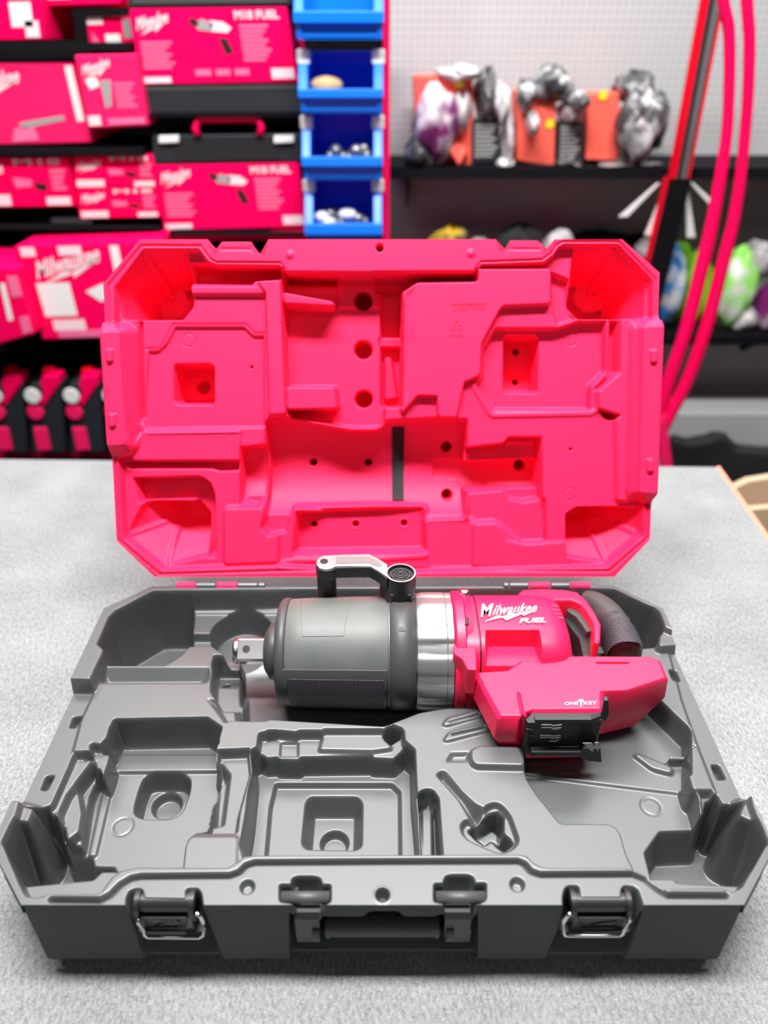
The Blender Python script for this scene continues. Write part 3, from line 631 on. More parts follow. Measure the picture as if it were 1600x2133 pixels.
    f.up(QL([(1343, 680), (1382, 680), (1369, 1028), (1334, 1026)], .014), .014, .014, .003)
    f.up(QL(L1([(120, 540), (215, 535), (250, 1190), (150, 1195)]), -.002), -.002, .008, .003) if False else None
    for c in ((227, 740), (233, 875), (1363, 741), (1356, 969)):
        u, v = c; f.up(QL([(u-6, v-11), (u+6, v-12), (u+6, v+12), (u-5, v+13)], .017), .018, .0013, .001)
    for c in ((604, 531), (981, 528)): f.circ(PL(*c), .0045, -.0005, .001); cc = PL(*c); dd = np.hypot(X-cc[0], Y-cc[1]); f.h += .003*np.clip(1.6 - dd/.0034, 0, 1)
    # hole in the top lip
    f.circ(PL(791, 516), .0042, -.03, .0012)
    # strike tabs: small roll
    for a, b in ((459, 530), (1056, 1125)):
        f.line(QL([(a+2, 519), (b-2, 519)], 0), -.0012, .0012)
    f.h = soften(f.h, 1)
    P0 = L0[None, None, :]
    V = (P0 + X[..., None]*np.array((1, 0, 0)) + Y[..., None]*LT + f.h[..., None]*LN).reshape(-1, 3)
    Qs = [grid_faces(ny, nx)]; parts = [V]; off = len(V)
    loop = np.concatenate([np.arange(nx)[::-1], np.arange(1, ny)*nx, (ny-1)*nx + np.arange(1, nx), (np.arange(ny-1)[::-1])*nx + nx-1])
    T = V[loop]; rows = []; cen = L0 + LT*(tmin+tmax)/2; hh = f.h.reshape(-1)[loop]
    for w, k in ((None, 0), (-.006, 0), (-.008, .003), (-.075, .008), (-.085, .02), (-.085, .30)):
        if w is None: rows.append(T.copy()); continue
        loc = (T - L0); ss = loc[:, 0]; st = loc @ LT
        w_ = np.minimum(hh, w); dx = np.clip(-ss/.3, -1, 1)*k; dt = np.clip((cen-L0) @ LT - st, -.2, .2)/.2*k
        rows.append(L0 + (ss+dx)[:, None]*np.array((1, 0, 0)) + (st+dt)[:, None]*LT + w_[:, None]*LN)
    S = np.concatenate(rows); Qs.append(grid_faces(len(rows), len(loop), off, True)); parts.append(S)
    big_mesh('lid', np.concatenate(parts), np.concatenate(Qs), M['red'], case)
    return tmin
TMIN = lid()
def lp(u, v, w=0):
    s_, t_ = PL(u, v, w); return Vector(tuple(L0 + np.array((s_, 0, 0)) + LT*t_ + LN*w))
def lid_extras():
    # black foam strip in the barrel trough
    pts = []
    yc = PL(760, 975)[1]; r = .074
    x0 = PL(817, 900, -.04)[0]; x1 = PL(842, 900, -.04)[0]
    n = 14; t0 = PL(820, 893, -.03)[1]; t1 = PL(820, 1040, -.045)[1]
    vs = []; 
    for i in range(n+1):
        t = t0 + (t1-t0)*i/n; w = .018 - r*math.sqrt(max(0, 1-((t-yc)/r)**2))
        for dx, dw in ((x0, -.002), (x0, .003), (x1, .003), (x1, -.002)):
            vs.append(tuple(L0 + np.array((dx, 0, 0)) + LT*t + LN*(w+dw)))
    fs = [(i*4+k, i*4+(k+1) % 4, i*4+4+(k+1) % 4, i*4+4+k) for i in range(n) for k in range(4)] + [(0, 1, 2, 3), (n*4+3, n*4+2, n*4+1, n*4)]
    mesh('foam_strip', vs, fs, M['foam'], case)
    # moulded part number, recycling mark and code
    def txt(name, body, q, w, m, shear=0, bold=0):
        vs, fs = text2d(body, shear, bold); a, b, c, d = q
        A, Bq, Cq, Dq = [np.array(lp(*p, w)) for p in q]
        out = [A*(1-x)*y + Bq*x*y + Cq*x*(1-y) + Dq*(1-x)*(1-y) for x, y in vs]
        mesh(name, out, fs, m, case, fix=False)
    dk = mat('shade_toned_red_plastic', (.62, .006, .035), .5)  # darker copy of the lid red: shade painted into the lettering colour
    txt('moulded_number', '210267-4004', [(944, 637), (1011, 635), (1010, 645), (943, 648)], -.0026, dk)
    b = B()
    fr = [(940, 633), (1014, 631.5), (1013, 633), (941, 634.5)]
    b.prism([lp(*p, -.0029) for p in fr], tuple(Vector(LN)*.0004))
    for tri in ([(952, 666), (955, 671), (949, 671)], [(947, 673), (950, 678), (944, 679)], [(957, 673), (961, 678), (954, 678)]):
        b.prism([lp(*p, -.0029) for p in tri], tuple(Vector(LN)*.0004))
    for u in (945, 958):
        vs = [lp(u + 5*math.cos(a*math.pi/6), 684 + 3*math.sin(a*math.pi/6), -.0028) for a in range(0, 7)]
        b.tube(vs, .0003, 6)
    b.build('recycling_mark', dk, case)
    txt('moulded_code', 'PP HD', [(938, 697), (965, 696), (965, 702), (938, 703)], -.0026, dk)
lid_extras()
# ------------------------------------------------------------------ hinges
def hinges():
    y = YB + .0015; z = HR - .0005
    for side in (-1, 1):
        xs = [P(u, 1207, HR)[0] for u in ((372, 413, 455, 499, 541, 556) if side < 0 else (1045, 1057, 1098, 1142, 1182, 1225))]
        cols = ('red', 'black', 'red', 'black', 'black') if side < 0 else ('black', 'black', 'red', 'black', 'red')
        for i in range(5):
            B().lathe([(0.0004, .0035), (.001, .0046), (xs[i+1]-xs[i]-.001, .0046), (xs[i+1]-xs[i]-.0004, .0035)], (xs[i], y, z), 'x', 20).build('hinge_knuckle', M[cols[i]], case, smooth=False)
hinges()

# ------------------------------------------------------------------ latches and carrying handle
def latch(us, uo, vt, name='latch'):
    "us: left/right of black plate; uo: left/right of bail"
    yb = YF + .004
    a, b = us
    X = lambda u, v=1900: PY(u, v, yb)[0]; Z = lambda v: PY(800, v, yb)[2]
    bb = B()
    # barrel at the top of the plate
    xa, xb_ = X(a+4, 1880), X(b-4, 1880)
    bb.lathe([(0, .0075), (xb_-xa, .0075)], (xa, YF+.0075, HR-.0085), 'x', 24)
    # cheeks
    for xx in (xa-.004, xb_):
        bb.lathe([(0, .0105), (.004, .0105)], (xx, YF+.0075, HR-.0095), 'x', 24)
        bb.prism([(xx, YF-.003, HR-.010), (xx, YF+.012, HR-.010), (xx, YF+.015, HR-.028), (xx, YF+.002, HR-.028)], (.004, 0, 0))
    L = bb.build('latch', M['black_dark'], case, smooth=True); L.data.set_sharp_from_angle(angle=.6)
    z0, z1 = HR-.018, Z(1948)
    p = B(); p.prism([(X(a+4, 1903), yb-.004, z0), (X(b-4, 1903), yb-.004, z0), (X(b-10, 1947), yb, z1), (X(a+20, 1947), yb, z1)], (0, .004, 0))
    p.box((X(a+4, 1903), yb-.0055, z0-.001), (X(b-4, 1903), yb+.004, z0+.0015))
    p.build('latch_plate', M['black_dark'], L, bevel=.0008)
    q = lambda u, v, dy=.0052: Vector((PY(u, v, yb-.004)[0], yb - dy + (1903-v)*-.00006, PY(u, v, yb-.004)[2]))
    lines = B()
    for v in (1935, 1941): lines.prism([q(a+32, v-.5), q(b-28, v-.8), q(b-28, v+.5), q(a+32, v+.8)], (0, .001, 0))
    lines.prism([q(a+36, 1929), q(a+70, 1921), q(a+68, 1924), q(b-22, 1919), q(a+72, 1929), q(a+70, 1925)], (0, .001, 0))
    lines.build('embossed_marks', M['boot_edge'], L, fix=True)
    if a < 800:
        vs, fs = text2d('Milwaukee', .3, .02)
        out = [(q(a+30 + x*52, 1923 - y*9 - x*2)) for x, y in vs]
        mesh('embossed_logo', out, fs, M['boot_edge'], L, fix=False)
    # steel wire bail
    u0, u1 = uo
    pth = [(u0+4, 1912), (u0+3, 1918), (u0+12, 1935), (u0+14, 1946), (u0+22, 1952), (u1-12, 1953.5), (u1-3, 1948), (u1, 1938), (u1-4, 1918), (u1-10, 1906), (u1-20, 1902)]
    if a > 800: pth = [(u0+18, 1902), (u0+10, 1906), (u0+3, 1916), (u0, 1938), (u0+3, 1946), (u0+12, 1948), (u1-22, 1948), (u1-14, 1944), (u1-10, 1932), (u1-1, 1914), (u1-2, 1908)]
    w = B(); w.tube([(PY(u, v, yb-.006)[0], yb-.008 + .002*abs(v-1925)/25, PY(u, v, yb-.006)[2]) for u, v in pth], .0016, 12)
    w.build('wire_bail', M['chrome'], L, smooth=True)
latch((287, 398), (286, 427), 1880)
latch((1196, 1308), (1172, 1312), 1880)
def handle():
    yb = YF + .002; zc = PY(800, 1948, yb-.004)[2]; r = .0105
    X = lambda u, v=1945: PY(u, v, yb)[0]
    root = B(); root.lathe([(0, .006), (X(930)-X(660), .006)], (X(660), yb+.006, zc), 'x', 16); h = root.build('carry_handle', M['black_dark'], case, smooth=True)
    for (a, b) in ((618, 667), (928, 980)):
        root = B(); xa, xb_ = X(a, 1950), X(b, 1950); xc, xd = P(a-4, 1868, HR)[0], P(b-1, 1868, HR)[0]
        path = []
        prof = [(YF+.006, HR-.0105), (YF+.001, HR-.0125), (YF-.002, HR-.018), (YF-.001, .055), (yb-.003, zc+.006), (yb, zc-.0185)]
        vs = []; n = len(prof)
        for i, (yy, zz) in enumerate(prof):
            t = i/(n-1); l = xc*(1-t)+xa*t; rr = xd*(1-t)+xb_*t
            th = .006 if i < 4 else (.012 if i == 4 else .011)
            ny_, nz_ = (.4, -.7) if i == 0 else ((.8, -.4) if i == 1 else (1, 0))
            vs += [(l, yy, zz), (rr, yy, zz), (rr, yy+ny_*th, zz+nz_*th), (l, yy+ny_*th, zz+nz_*th)]
        fs = [(i*4+k, i*4+(k+1) % 4, i*4+4+(k+1) % 4, i*4+4+k) for i in range(n-1) for k in range(4)] + [(0, 1, 2, 3), ((n-1)*4+3, (n-1)*4+2, (n-1)*4+1, (n-1)*4)]
        root.add(vs, fs)
        # end collars
        xm = X(b-16) if a < 800 else X(a+2)
        for k in (0,): root.lathe([(0, .0135), (.006, .0135)], ((X(b-14) if a < 800 else X(a))+k*.001, yb+.006, zc), 'x', 28)
        root.build('arm', M['black_dark'], h)
    g = B(); x0, x1 = X(676), X(917)
    g.lathe([(0, r-.001), (.002, r+.0008), (.004, r+.0008), (.005, r), (x1-x0-.005, r), (x1-x0-.004, r+.0008), (x1-x0-.002, r+.0008), (x1-x0, r-.001)], (x0, yb+.006, zc), 'x', 48)
    g.build('grip', M['knurl'], h, smooth=True)
    # bright hinge pins in the lip recesses
    for a, b in ((586, 687), (908, 1010)):
        p0 = P(a, 1864, HR-.004); p1 = P(b, 1864, HR-.004)
        B().lathe([(0, .0048), (p1[0]-p0[0], .0048)], (p0[0], P(800, 1862, HR)[1], HR-.0052), 'x', 20).build('hinge_pin', M['boot_edge'], h, smooth=True)
handle()
# ================================================================== IMPACT WRENCH
AY, AZ = .609, .095
tool = thing('impact_wrench', 'large red and grey cordless impact wrench with square chrome anvil, lying in the black case', 'impact wrench', (0, AY, .034))
K = .000538
def TX_(u): return (u - 800)*K*1.0 + CX
def px(L, z): return [P(u, v, z) for u, v in L]
def wrench():
    c = (0, AY, AZ)
    n64 = 72
    # square drive
    a = B(); x0, x1 = TX_(499), TX_(556); h = .0132; cc = .0022
    # local profile in the y-z plane turned so one flat faces up-front like the photo
    def sq(x, hs, ch):
        rot = math.radians(38)
        pts = [(-hs+ch, -hs), (hs-ch, -hs), (hs, -hs+ch), (hs, hs-ch), (hs-ch, hs), (-hs+ch, hs), (-hs, hs-ch), (-hs, -hs+ch)]
        return [(x, AY + p*math.cos(rot) - q*math.sin(rot), AZ + p*math.sin(rot) + q*math.cos(rot)) for p, q in pts]
    def loft(b, rings):
        n = len(rings[0]); vs = [p for r in rings for p in r]
        fs = [(i*n+k, i*n+(k+1) % n, (i+1)*n+(k+1) % n, (i+1)*n+k) for i in range(len(rings)-1) for k in range(n)]
        fs += [tuple(range(n)), tuple((len(rings)-1)*n+k for k in reversed(range(n)))]
        b.add(vs, fs)
    loft(a, [sq(x0, h, cc), sq(x1, h, cc)])
    a.lathe([(-.006, .0125), (-.0045, .0142), (-.002, .0146), (0, .0140)], (x0, AY, AZ), 'x', 40)
    an = a.build('anvil', M['chrome'], tool, bevel=.0005)
    # detent hole on the flat that faces the camera
    rot = math.radians(38); nrm = Vector((0, -math.cos(rot+math.pi/2-math.pi/2)*1, 0))
    nrm = Vector((0, -math.cos(rot), -math.sin(rot)))  # -p direction
    nrm2 = Vector((0, -math.sin(rot), math.cos(rot)))   # +q direction (up/front)
    pc = Vector((TX_(517), AY, AZ)) + nrm2*(h+.0001)
    tv = Vector((1, 0, 0)); sv = nrm2.cross(tv)
    ring = [pc + (tv*math.cos(k*math.pi/12) + sv*math.sin(k*math.pi/12))*.0042 for k in range(24)]
    B().prism(ring, tuple(nrm2*.0002)).build('detent_hole', M['ink_black'], an)
    # nose
    b = B(); b.lathe([(TX_(553), .016), (TX_(554), .0215), (TX_(557), .0245), (TX_(560), .026), (TX_(564), .0305), (TX_(570), .032), (TX_(596), .032)], c, 'x', n64)
    b.build('nose', M['boot_edge'], tool, smooth=True)
    b = B(); b.lathe([(TX_(584), .03), (TX_(584.5), .054), (TX_(588), .0572), (TX_(594), .0592), (TX_(604), .0594), (TX_(605), .058)], c, 'x', n64)
    b.build('front_flange', M['boot_edge'], tool, smooth=True)
    b = B(); b.lathe([(TX_(605), .0570), (TX_(607), .0580), (TX_(640), .0590), (TX_(740), .0606), (TX_(802), .0612), (TX_(806), .0600), (TX_(812), .0600)], c, 'x', n64)
    boot = b.build('hammer_housing', M['boot'], tool, smooth=True)
    # faint moulded facet on the boot: thin raised trapezoid following the curve
    def wrap(b, uvs, lift, thick=.0012, seg=1):
        "patch on the barrel: list of (u, angle) with angle measured from camera-facing normal up"
        pass
    def bar(u, ang, r):
        return (TX_(u), AY - r*math.cos(ang), AZ + r*math.sin(ang))
    def patch(name, us, a0, a1, r0, dr, m, par, n=14, bev=.0006, cols=1):
        vs = []; fs = []
        for i in range(n+1):
            ang = math.radians(a0 + (a1-a0)*i/n)
            ul = us[0] + (us[2]-us[0])*i/n if len(us) == 4 else us[0]
            ur = us[1] + (us[3]-us[1])*i/n if len(us) == 4 else us[1]
            for u in (ul, ur):
                for rr in (r0 + (u-605)/200*.003, r0 + (u-605)/200*.003 + dr): vs.append(bar(u, ang, rr))
        for i in range(n):
            o = i*4
            fs += [(o+1, o+3, o+7, o+5), (o, o+4, o+6, o+2), (o, o+1, o+5, o+4), (o+2, o+6, o+7, o+3)]
        fs += [(0, 2, 3, 1), (n*4, n*4+1, n*4+3, n*4+2)]
        return mesh(name, vs, fs, m, par, bevel=bev)
    patch('raised_panel', (640, 722, 628, 734), 58, 118, .0580, .0010, M['boot'], boot)
    patch('grip_frame', (600, 806), -42, 25, .0568, .0030, M['boot_edge'], boot)
    patch('grip_pad', (612, 800), -38, 15, .0590, .0016, M['knurl'], boot, n=18)
    # strap and its buckle window
    b = B(); b.lathe([(TX_(811), .060), (TX_(811.5), .0628), (TX_(815), .0630), (TX_(816), .0642), (TX_(853), .0642), (TX_(854), .0630), (TX_(862), .0632), (TX_(862.5), .060)], c, 'x', n64)
    st = b.build('clamp_strap', M['boot_edge'], tool, smooth=True)
    patch('strap_slot', (828, 842), 62, 66, .0602, .0012, M['ink_black'], st, n=3, bev=0)
    b = B(); b.lathe([(TX_(809), .0600), (TX_(809.3), .0622), (TX_(811), .0622), (TX_(811.3), .0600)], c, 'x', n64); b.build('strap_edge', M['alu'], st, smooth=True)
    # gear case, faceted
    def fac(th, a):
        k = abs(((th/(2*math.pi)*12 + .5) % 1) - .5)*2
        return 1.0 - .035*max(0, min(1, (k-.45)*5))
    def facb(th, a): return 1
    b = B(); b.lathe([(TX_(862), .0590), (TX_(862.5), .0615), (TX_(866), .0640), (TX_(878), .0655), (TX_(922), .0655), (TX_(924), .0646), (TX_(924.5), .0652), (TX_(936), .0652), (TX_(937), .0620)], c, 'x', 144, fac)
    gc = b.build('gear_case', M['alu'], tool, smooth=True); gc.data.set_sharp_from_angle(angle=.5)
    for o_ in (): pass
    vs, fs = text2d('DC18V', 0, .0)
    out = [bar(866 + x*46, math.radians(66 + y*9), .0662) for x, y in vs]
    mesh('embossed_number', out, fs, M['bolt'], gc, fix=False)
    # red collar with bolt pockets
    def sqz(th, a):
        ct, st_ = abs(math.cos(th)), abs(math.sin(th)); p = 5
        return 1/((ct**p + st_**p)**(1/p))*.93
    b = B(); b.lathe([(TX_(937), .060), (TX_(938), .0648), (TX_(942), .0668), (TX_(958), .0668), (TX_(962), .064), (TX_(975), .062)], c, 'x', n64)
    col = b.build('front_collar', M['tool_red'], tool, smooth=True); col.data.set_sharp_from_angle(angle=.6)
    b = B()
    for u, v, z in ((967, 1237, AZ+.056), (969, 1362, AZ+.034)):
        p = P(u, v, z); b.lathe([(-.006, .0052), (.0045, .0052), (.005, .0046)], p, 'x', 20)
    b.build('collar_screw', M['chrome'], col, smooth=True)
    # motor housing: rounded octagonal loft along x
    def prof(x, r, top=.0, cut=.44, fr=1.0):
        # angles measured in y-z plane ; front(-y) up(+z)
        pts = []
        for k in range(48):
            th = 2*math.pi*k/48; ct, s_ = math.cos(th), math.sin(th); p = 3.6
            q = r/((abs(ct)**p + abs(s_)**p)**(1/p))
            pts.append((x, AY + ct*q*(.98 if ct < 0 else .80), AZ + s_*q*.93))
        return pts
    b = B(); loft(b, [prof(TX_(958), .058), prof(TX_(960), .0605), prof(TX_(984), .0605), prof(TX_(985), .0590), prof(TX_(987), .0590), prof(TX_(988), .0610), prof(TX_(1098), .0612), prof(TX_(1128), .0600), prof(TX_(1148), .0575), prof(TX_(1161), .0525), prof(TX_(1168), .045)])
    mh = b.build('motor_housing', M['tool_red'], tool, smooth=True); mh.data.set_sharp_from_angle(angle=.7)
    b = B(); loft(b, [prof(TX_(985.2), .0585), prof(TX_(985.4), .0604), prof(TX_(986.8), .0604), prof(TX_(987), .0585)]); b.build('housing_seam', M['ink_black'], mh)
    # black seam window beside the collar
    z = AZ+.0615
    b = B(); b.prism(px([(957, 1258), (966, 1252), (975, 1262), (977, 1300), (968, 1302), (962, 1280)], z), (0, 0, .0006)); b.build('collar_gap', M['ink_black'], mh)
    # gusset between collar and motor body
    b = B(); b.prism(px([(944, 1292), (962, 1296), (990, 1325), (994, 1372), (994, 1395), (974, 1394), (962, 1372), (944, 1360)], AZ+.048), (0, 0, -.035)); b.build('bolt_boss', M['tool_red'], mh, bevel=.002)
    # recessed side window cut into the housing
    import bmesh as _b
    x0, x1 = PY(1004, 1318, .581)[0], PY(1128, 1318, .581)[0]; x2, x3 = PY(1017, 1348, .581)[0], PY(1112, 1348, .581)[0]; x4, x5 = P(1006, 1392, .1285)[0], P(1132, 1392, .1285)[0]
    vs = [(x2, .5805, .1285), (x3, .5805, .1285), (x5, .53, .1285), (x4, .53, .1285), (x0, .583, .17), (x1, .583, .17), (x5+.006, .53, .17), (x4-.006, .53, .17)]
    ct = mesh('cutter', vs, [(0, 1, 2, 3), (4, 5, 6, 7), (0, 1, 5, 4), (1, 2, 6, 5), (2, 3, 7, 6), (3, 0, 4, 7)], None)
    md = mh.modifiers.new('c', 'BOOLEAN'); md.object = ct; md.operation = 'DIFFERENCE'; md.solver = 'EXACT'
    bpy.context.view_layer.update(); dg = bpy.context.evaluated_depsgraph_get()
    nm = bpy.data.meshes.new_from_object(mh.evaluated_get(dg)); mh.modifiers.clear(); mh.data = nm
    bpy.data.objects.remove(ct); nm.polygons.foreach_set('use_smooth', [True]*len(nm.polygons)); nm.set_sharp_from_angle(angle=.5)
    # cooling ribs
    b = B()
    for i in range(4):
        u, v = 1158+i*3.5, 1262+i*8
        b.prism(px([(u-12, v-6), (u+4, v-2), (u+6, v+3), (u-10, v+0)], AZ+.0555-i*.001), (0, 0, -.008))
    b.build('vent_rib', M['tool_red'], mh, bevel=.0006)
    # ---- logo on top of the housing
    zl = AZ + .0613*.93 + .0012
    def lay(body, q, name, m, shear=0, bold=0, z=zl, space=1, par=mh):
        vs, fs = text2d(body, shear, bold, space)
        A, Bq, Cq, Dq = [np.array(P(u, v, z)) for u, v in q]
        out = [A*(1-x)*y + Bq*x*y + Cq*x*(1-y) + Dq*(1-x)*(1-y) for x, y in vs]
        return mesh(name, out, fs, m, par, fix=False)
    lay('M', [(998, 1258), (1028, 1257), (1026, 1283), (1002, 1285)], 'wordmark_initial', M['white'], .25, .025)
    lay('ilwaukee', [(1030, 1260), (1121, 1255), (1117, 1275), (1026, 1281)], 'wordmark', M['white'], .30, .012, space=1.08)
    b = B(); A, Bq, Cq, Dq = [np.array(P(u, v, zl)) for u, v in [(1012, 1272), (1120, 1270), (1117, 1293), (1010, 1294)]]
    bp = [(0, 0), (.40, .50), (.42, .30), (.66, .66), (.68, .45), (1.0, .92), (.60, .42+.4), (.62, .62), (.30, .40+.35), (.33, .62)]
    bp = [(0, .0), (.30, .45), (.24, .55), (.56, .88), (.54, .72), (1.0, 1.0), (.66, .30), (.68, .46), (.36, .02), (.38, .30)]
    bp = [(0, 0), (.26, .58), (.33, .42), (.60, .92), (.66, .70), (1.0, 1.0), (.74, .46), (.70, .62), (.42, .06), (.34, .34)]
    b.add([A*(1-x)*y + Bq*x*y + Cq*x*(1-y) + Dq*(1-x)*(1-y) for x, y in bp], [(0, 1, 8, 9), (1, 2, 7, 8), (2, 3, 6, 7), (3, 4, 5, 6)])
    b.build('lightning_bolt', M['white'], mh, fix=False)
    lay('FUEL', [(1083, 1288), (1139, 1286), (1138, 1296), (1082, 1298)], 'fuel_mark', M['white'], .15, .03)
    # ---- foot with battery dock
    zt = .131
    top = [(996, 1400), (1060, 1396), (1090, 1376), (1150, 1378), (1179, 1367), (1352, 1367), (1372, 1374), (1387, 1411), (1304, 1437), (1251, 1439), (1251, 1475), (1114, 1476), (1095, 1483), (1090, 1490), (1045, 1490)]
    tp = px(top, zt)
    b = B()
    # upper skirt: top face out to a wider waist, then tuck in below
    n = len(tp); cen = Vector((P(1190, 1430, zt)))
    def off(p, d, dz):
        v = Vector(p) - cen; v.z = 0; q = Vector(p) + v.normalized()*d; q.z = p[2] + dz; return q
    rings = [tp, [off(p, .004, -.004) for p in tp], [off(p, .006, -.030) for p in tp], [off(p, -.004, -.046) for p in tp], [off(p, -.02, -.07) for p in tp]]
    loft(b, [[tuple(q) for q in r] for r in rings])
    ft = b.build('foot', M['tool_red'], tool, bevel=.0016)
    # sculpted lower belly on the right and at left like the photo
    b = B(); b.prism(px([(1178, 1362), (1186, 1330), (1180, 1300), (1130, 1330), (1080, 1372)], .118), (0, 0, -.05)); b.build('neck', M['tool_red'], tool, bevel=.003)
    b = B(); b.prism(px([(1240, 1379), (1312, 1379), (1308, 1382), (1244, 1382)], zt+.0004), (0, 0, .0002)); b.build('foot_slot', M['box_red2'], ft)
    lay('ONE', [(1176, 1462), (1205, 1461), (1205, 1468), (1176, 1469)], 'dock_lettering', M['white'], 0, .015, zt+.0005, par=ft)
    lay('KEY', [(1216, 1461), (1244, 1460), (1244, 1467), (1216, 1468)], 'dock_lettering', M['white'], 0, .015, zt+.0005, par=ft)
    b = B(); ring = []
    cc_ = (1210.5, 1461)
    for k in range(16):
        an_ = math.pi*(-.15 + 1.3*k/15); 
        ring.append(P(cc_[0] + 5.5*math.cos(an_), cc_[1] - 3.6*math.sin(an_) + 0, zt+.0006))
    b.tube(ring, .0006, 6); b.lathe([(0, .0012), (.0003, .0012)], P(1210.5, 1461, zt+.0004), 'z', 16)
    b.prism(px([(1209, 1462), (1212, 1462), (1212, 1473), (1209, 1473)], zt+.0004), (0, 0, .0003)); b.build('key_symbol', M['white'], ft)
    # battery dock: black rail block on the side that faces the camera
    zd = .128; b = B()
    pl = [P(1108, 1484, zd), P(1236, 1484, zd), P(1254, 1474, zd), P(1257, 1492, zd), P(1254, 1500, zd), P(1100, 1506, zd), P(1094, 1498, zd)]
    b.prism(pl, (0, 0, -.045)); dock = b.build('battery_dock', M['black_dark'], tool, bevel=.0012)
    yf = P(1100, 1503, zd)[1]
    qd = lambda u, v, dy=0: PY(u, v, yf - .001 - dy)
    b = B(); b.prism([qd(1112, 1489), qd(1228, 1489), qd(1250, 1481), qd(1252, 1487), qd(1231, 1496), qd(1112, 1496)], (0, -.006, 0)); b.build('dock_rail', M['black_dark'], dock, bevel=.0008)
    b = B(); b.prism([qd(1104, 1553), qd(1206, 1553), qd(1212, 1545), qd(1247, 1546), qd(1250, 1575), qd(1222, 1572), qd(1204, 1562), qd(1102, 1562)], (0, -.008, 0)); b.build('dock_rail', M['black_dark'], dock, bevel=.001)
    b = B(); b.prism([qd(1251, 1486), qd(1254, 1450), qd(1265, 1448), qd(1266, 1478), qd(1258, 1496)], (0, -.006, 0)); b.build('dock_hook', M['black_dark'], dock, bevel=.0012)
    b = B(); b.prism([qd(1214, 1547, .009), qd(1232, 1547, .009), qd(1238, 1556, .009), qd(1234, 1566, .009)], (0, -.0006, 0)); b.prism([qd(1239, 1546, .009), qd(1246, 1546, .009), qd(1246, 1566, .009), qd(1242, 1560, .009)], (0, -.0006, 0)); b.build('latch_window', M['alu'], dock)
    for (u, v) in ((1128, 1510), (1128, 1515.5), (1126, 1532), (1126, 1536)):
        b = B()
        b.tube([qd(u, v, .0015), qd(u+20, v, .0015), qd(u+24, v+1.5, .0015), qd(u+42, v, .0015)], .0005, 6)
        b.build('contact_blade', M['label'], dock)
    b = B(); b.tube([qd(1150, 1519, .0015), qd(1162, 1519, .0015), qd(1166, 1517, .0015)], .0005, 6); b.build('contact_blade', M['label'], dock)
    b = B(); b.tube([qd(1144, 1544, .0015), qd(1158, 1544, .0015), qd(1162, 1542, .0015), qd(1162, 1536, .0015)], .0005, 6); b.build('contact_blade', M['label'], dock)
    b = B()
    for i in range(3): b.tube([qd(1096, 1518+i*11, .001), qd(1110, 1520+i*11, .001)], .0005, 6)
    b.build('dock_ridge', M['boot_edge'], dock)
    yq = yf - .001
    b = B(); b.prism([PY(1092, 1566, yq), PY(1104, 1568, yq), PY(1108, 1570, yq), PY(1208, 1566, yq), PY(1232, 1574, yq), PY(1230, 1577, yq), PY(1094, 1580, yq)], (0, .018, 0)); b.build('dock_sill', M['tool_red'], tool, bevel=.001)
    b = B(); b.prism([PY(1086, 1486, yf+.004), PY(1098, 1494, yf+.004), PY(1092, 1575, yf+.004), PY(1090, 1537, yf+.004)], (0, .03, 0)); b.build('dock_side', M['tool_red'], tool, bevel=.001)
    # ---- D handle: red arm
    za = .134
    arm = [(1060, 1262), (1074, 1250), (1080, 1236), (1089, 1228), (1130, 1226), (1176, 1228), (1204, 1233), (1207, 1237), (1222, 1250), (1238, 1273), (1252, 1300), (1251, 1334), (1247, 1340), (1237, 1338), (1237, 1318), (1236, 1298), (1222, 1274), (1210, 1258), (1192, 1250), (1156, 1250), (1146, 1260), (1150, 1290), (1100, 1290)]
    b = B(); b.prism(px(arm, za), (0, 0, -.036), .985); b.build('handle_arm', M['tool_red'], tool, bevel=.003, seg=3)
    # trigger + black piece on the inner side of the grip
    b = B(); b.prism(px([(1180, 1270), (1184, 1263), (1194, 1259), (1204, 1262), (1216, 1276), (1228, 1295), (1236, 1314), (1222, 1315), (1212, 1300), (1200, 1284)], .122), (0, 0, -.026), .97); b.build('trigger', M['boot_edge'], tool, bevel=.002)
    b = B(); b.prism(px([(1176, 1290), (1180, 1274), (1212, 1302), (1226, 1320), (1240, 1322), (1244, 1368), (1214, 1368), (1206, 1330)], .112), (0, 0, -.03), .97); b.build('grip_inner', M['black_dark'], tool, bevel=.002)
    # black rubber grip: lofted oval section along a curve
    cl = [((1206, 1252), 17, .012), ((1222, 1256), 22, .018), ((1242, 1268), 28, .0215), ((1262, 1286), 32, .023), ((1276, 1306), 33, .0235), ((1288, 1328), 34, .0235), ((1298, 1350), 36, .0235), ((1304, 1372), 38, .024)]
    zc = .108; cs = [Vector(P(u, v, zc)) for (u, v), _, _ in cl]; rings = []
    for i, p in enumerate(cs):
        t = (cs[min(i+1, len(cs)-1)] - cs[max(i-1, 0)]).normalized(); a_ = t.cross(Vector((0, 0, 1))).normalized()
        w = cl[i][1]*.00052*1.02; hz = cl[i][2]
        rings.append([tuple(p + a_*math.copysign(abs(math.cos(k*math.pi/16))**.85, math.cos(k*math.pi/16))*w + Vector((0, 0, 1))*math.copysign(abs(math.sin(k*math.pi/16))**.85, math.sin(k*math.pi/16))*hz) for k in range(32)])
    b = B(); loft(b, rings); gr = b.build('rear_grip', M['boot_edge'], tool, smooth=True)
    md = gr.modifiers.new('sub', 'SUBSURF'); md.levels = 1; md.render_levels = 2
    # textured inlay: same surface, slightly proud, lower half of the grip
    b = B(); rr = []
    fr = [0, 1, 2, 3, 4, 5, 6, 7]
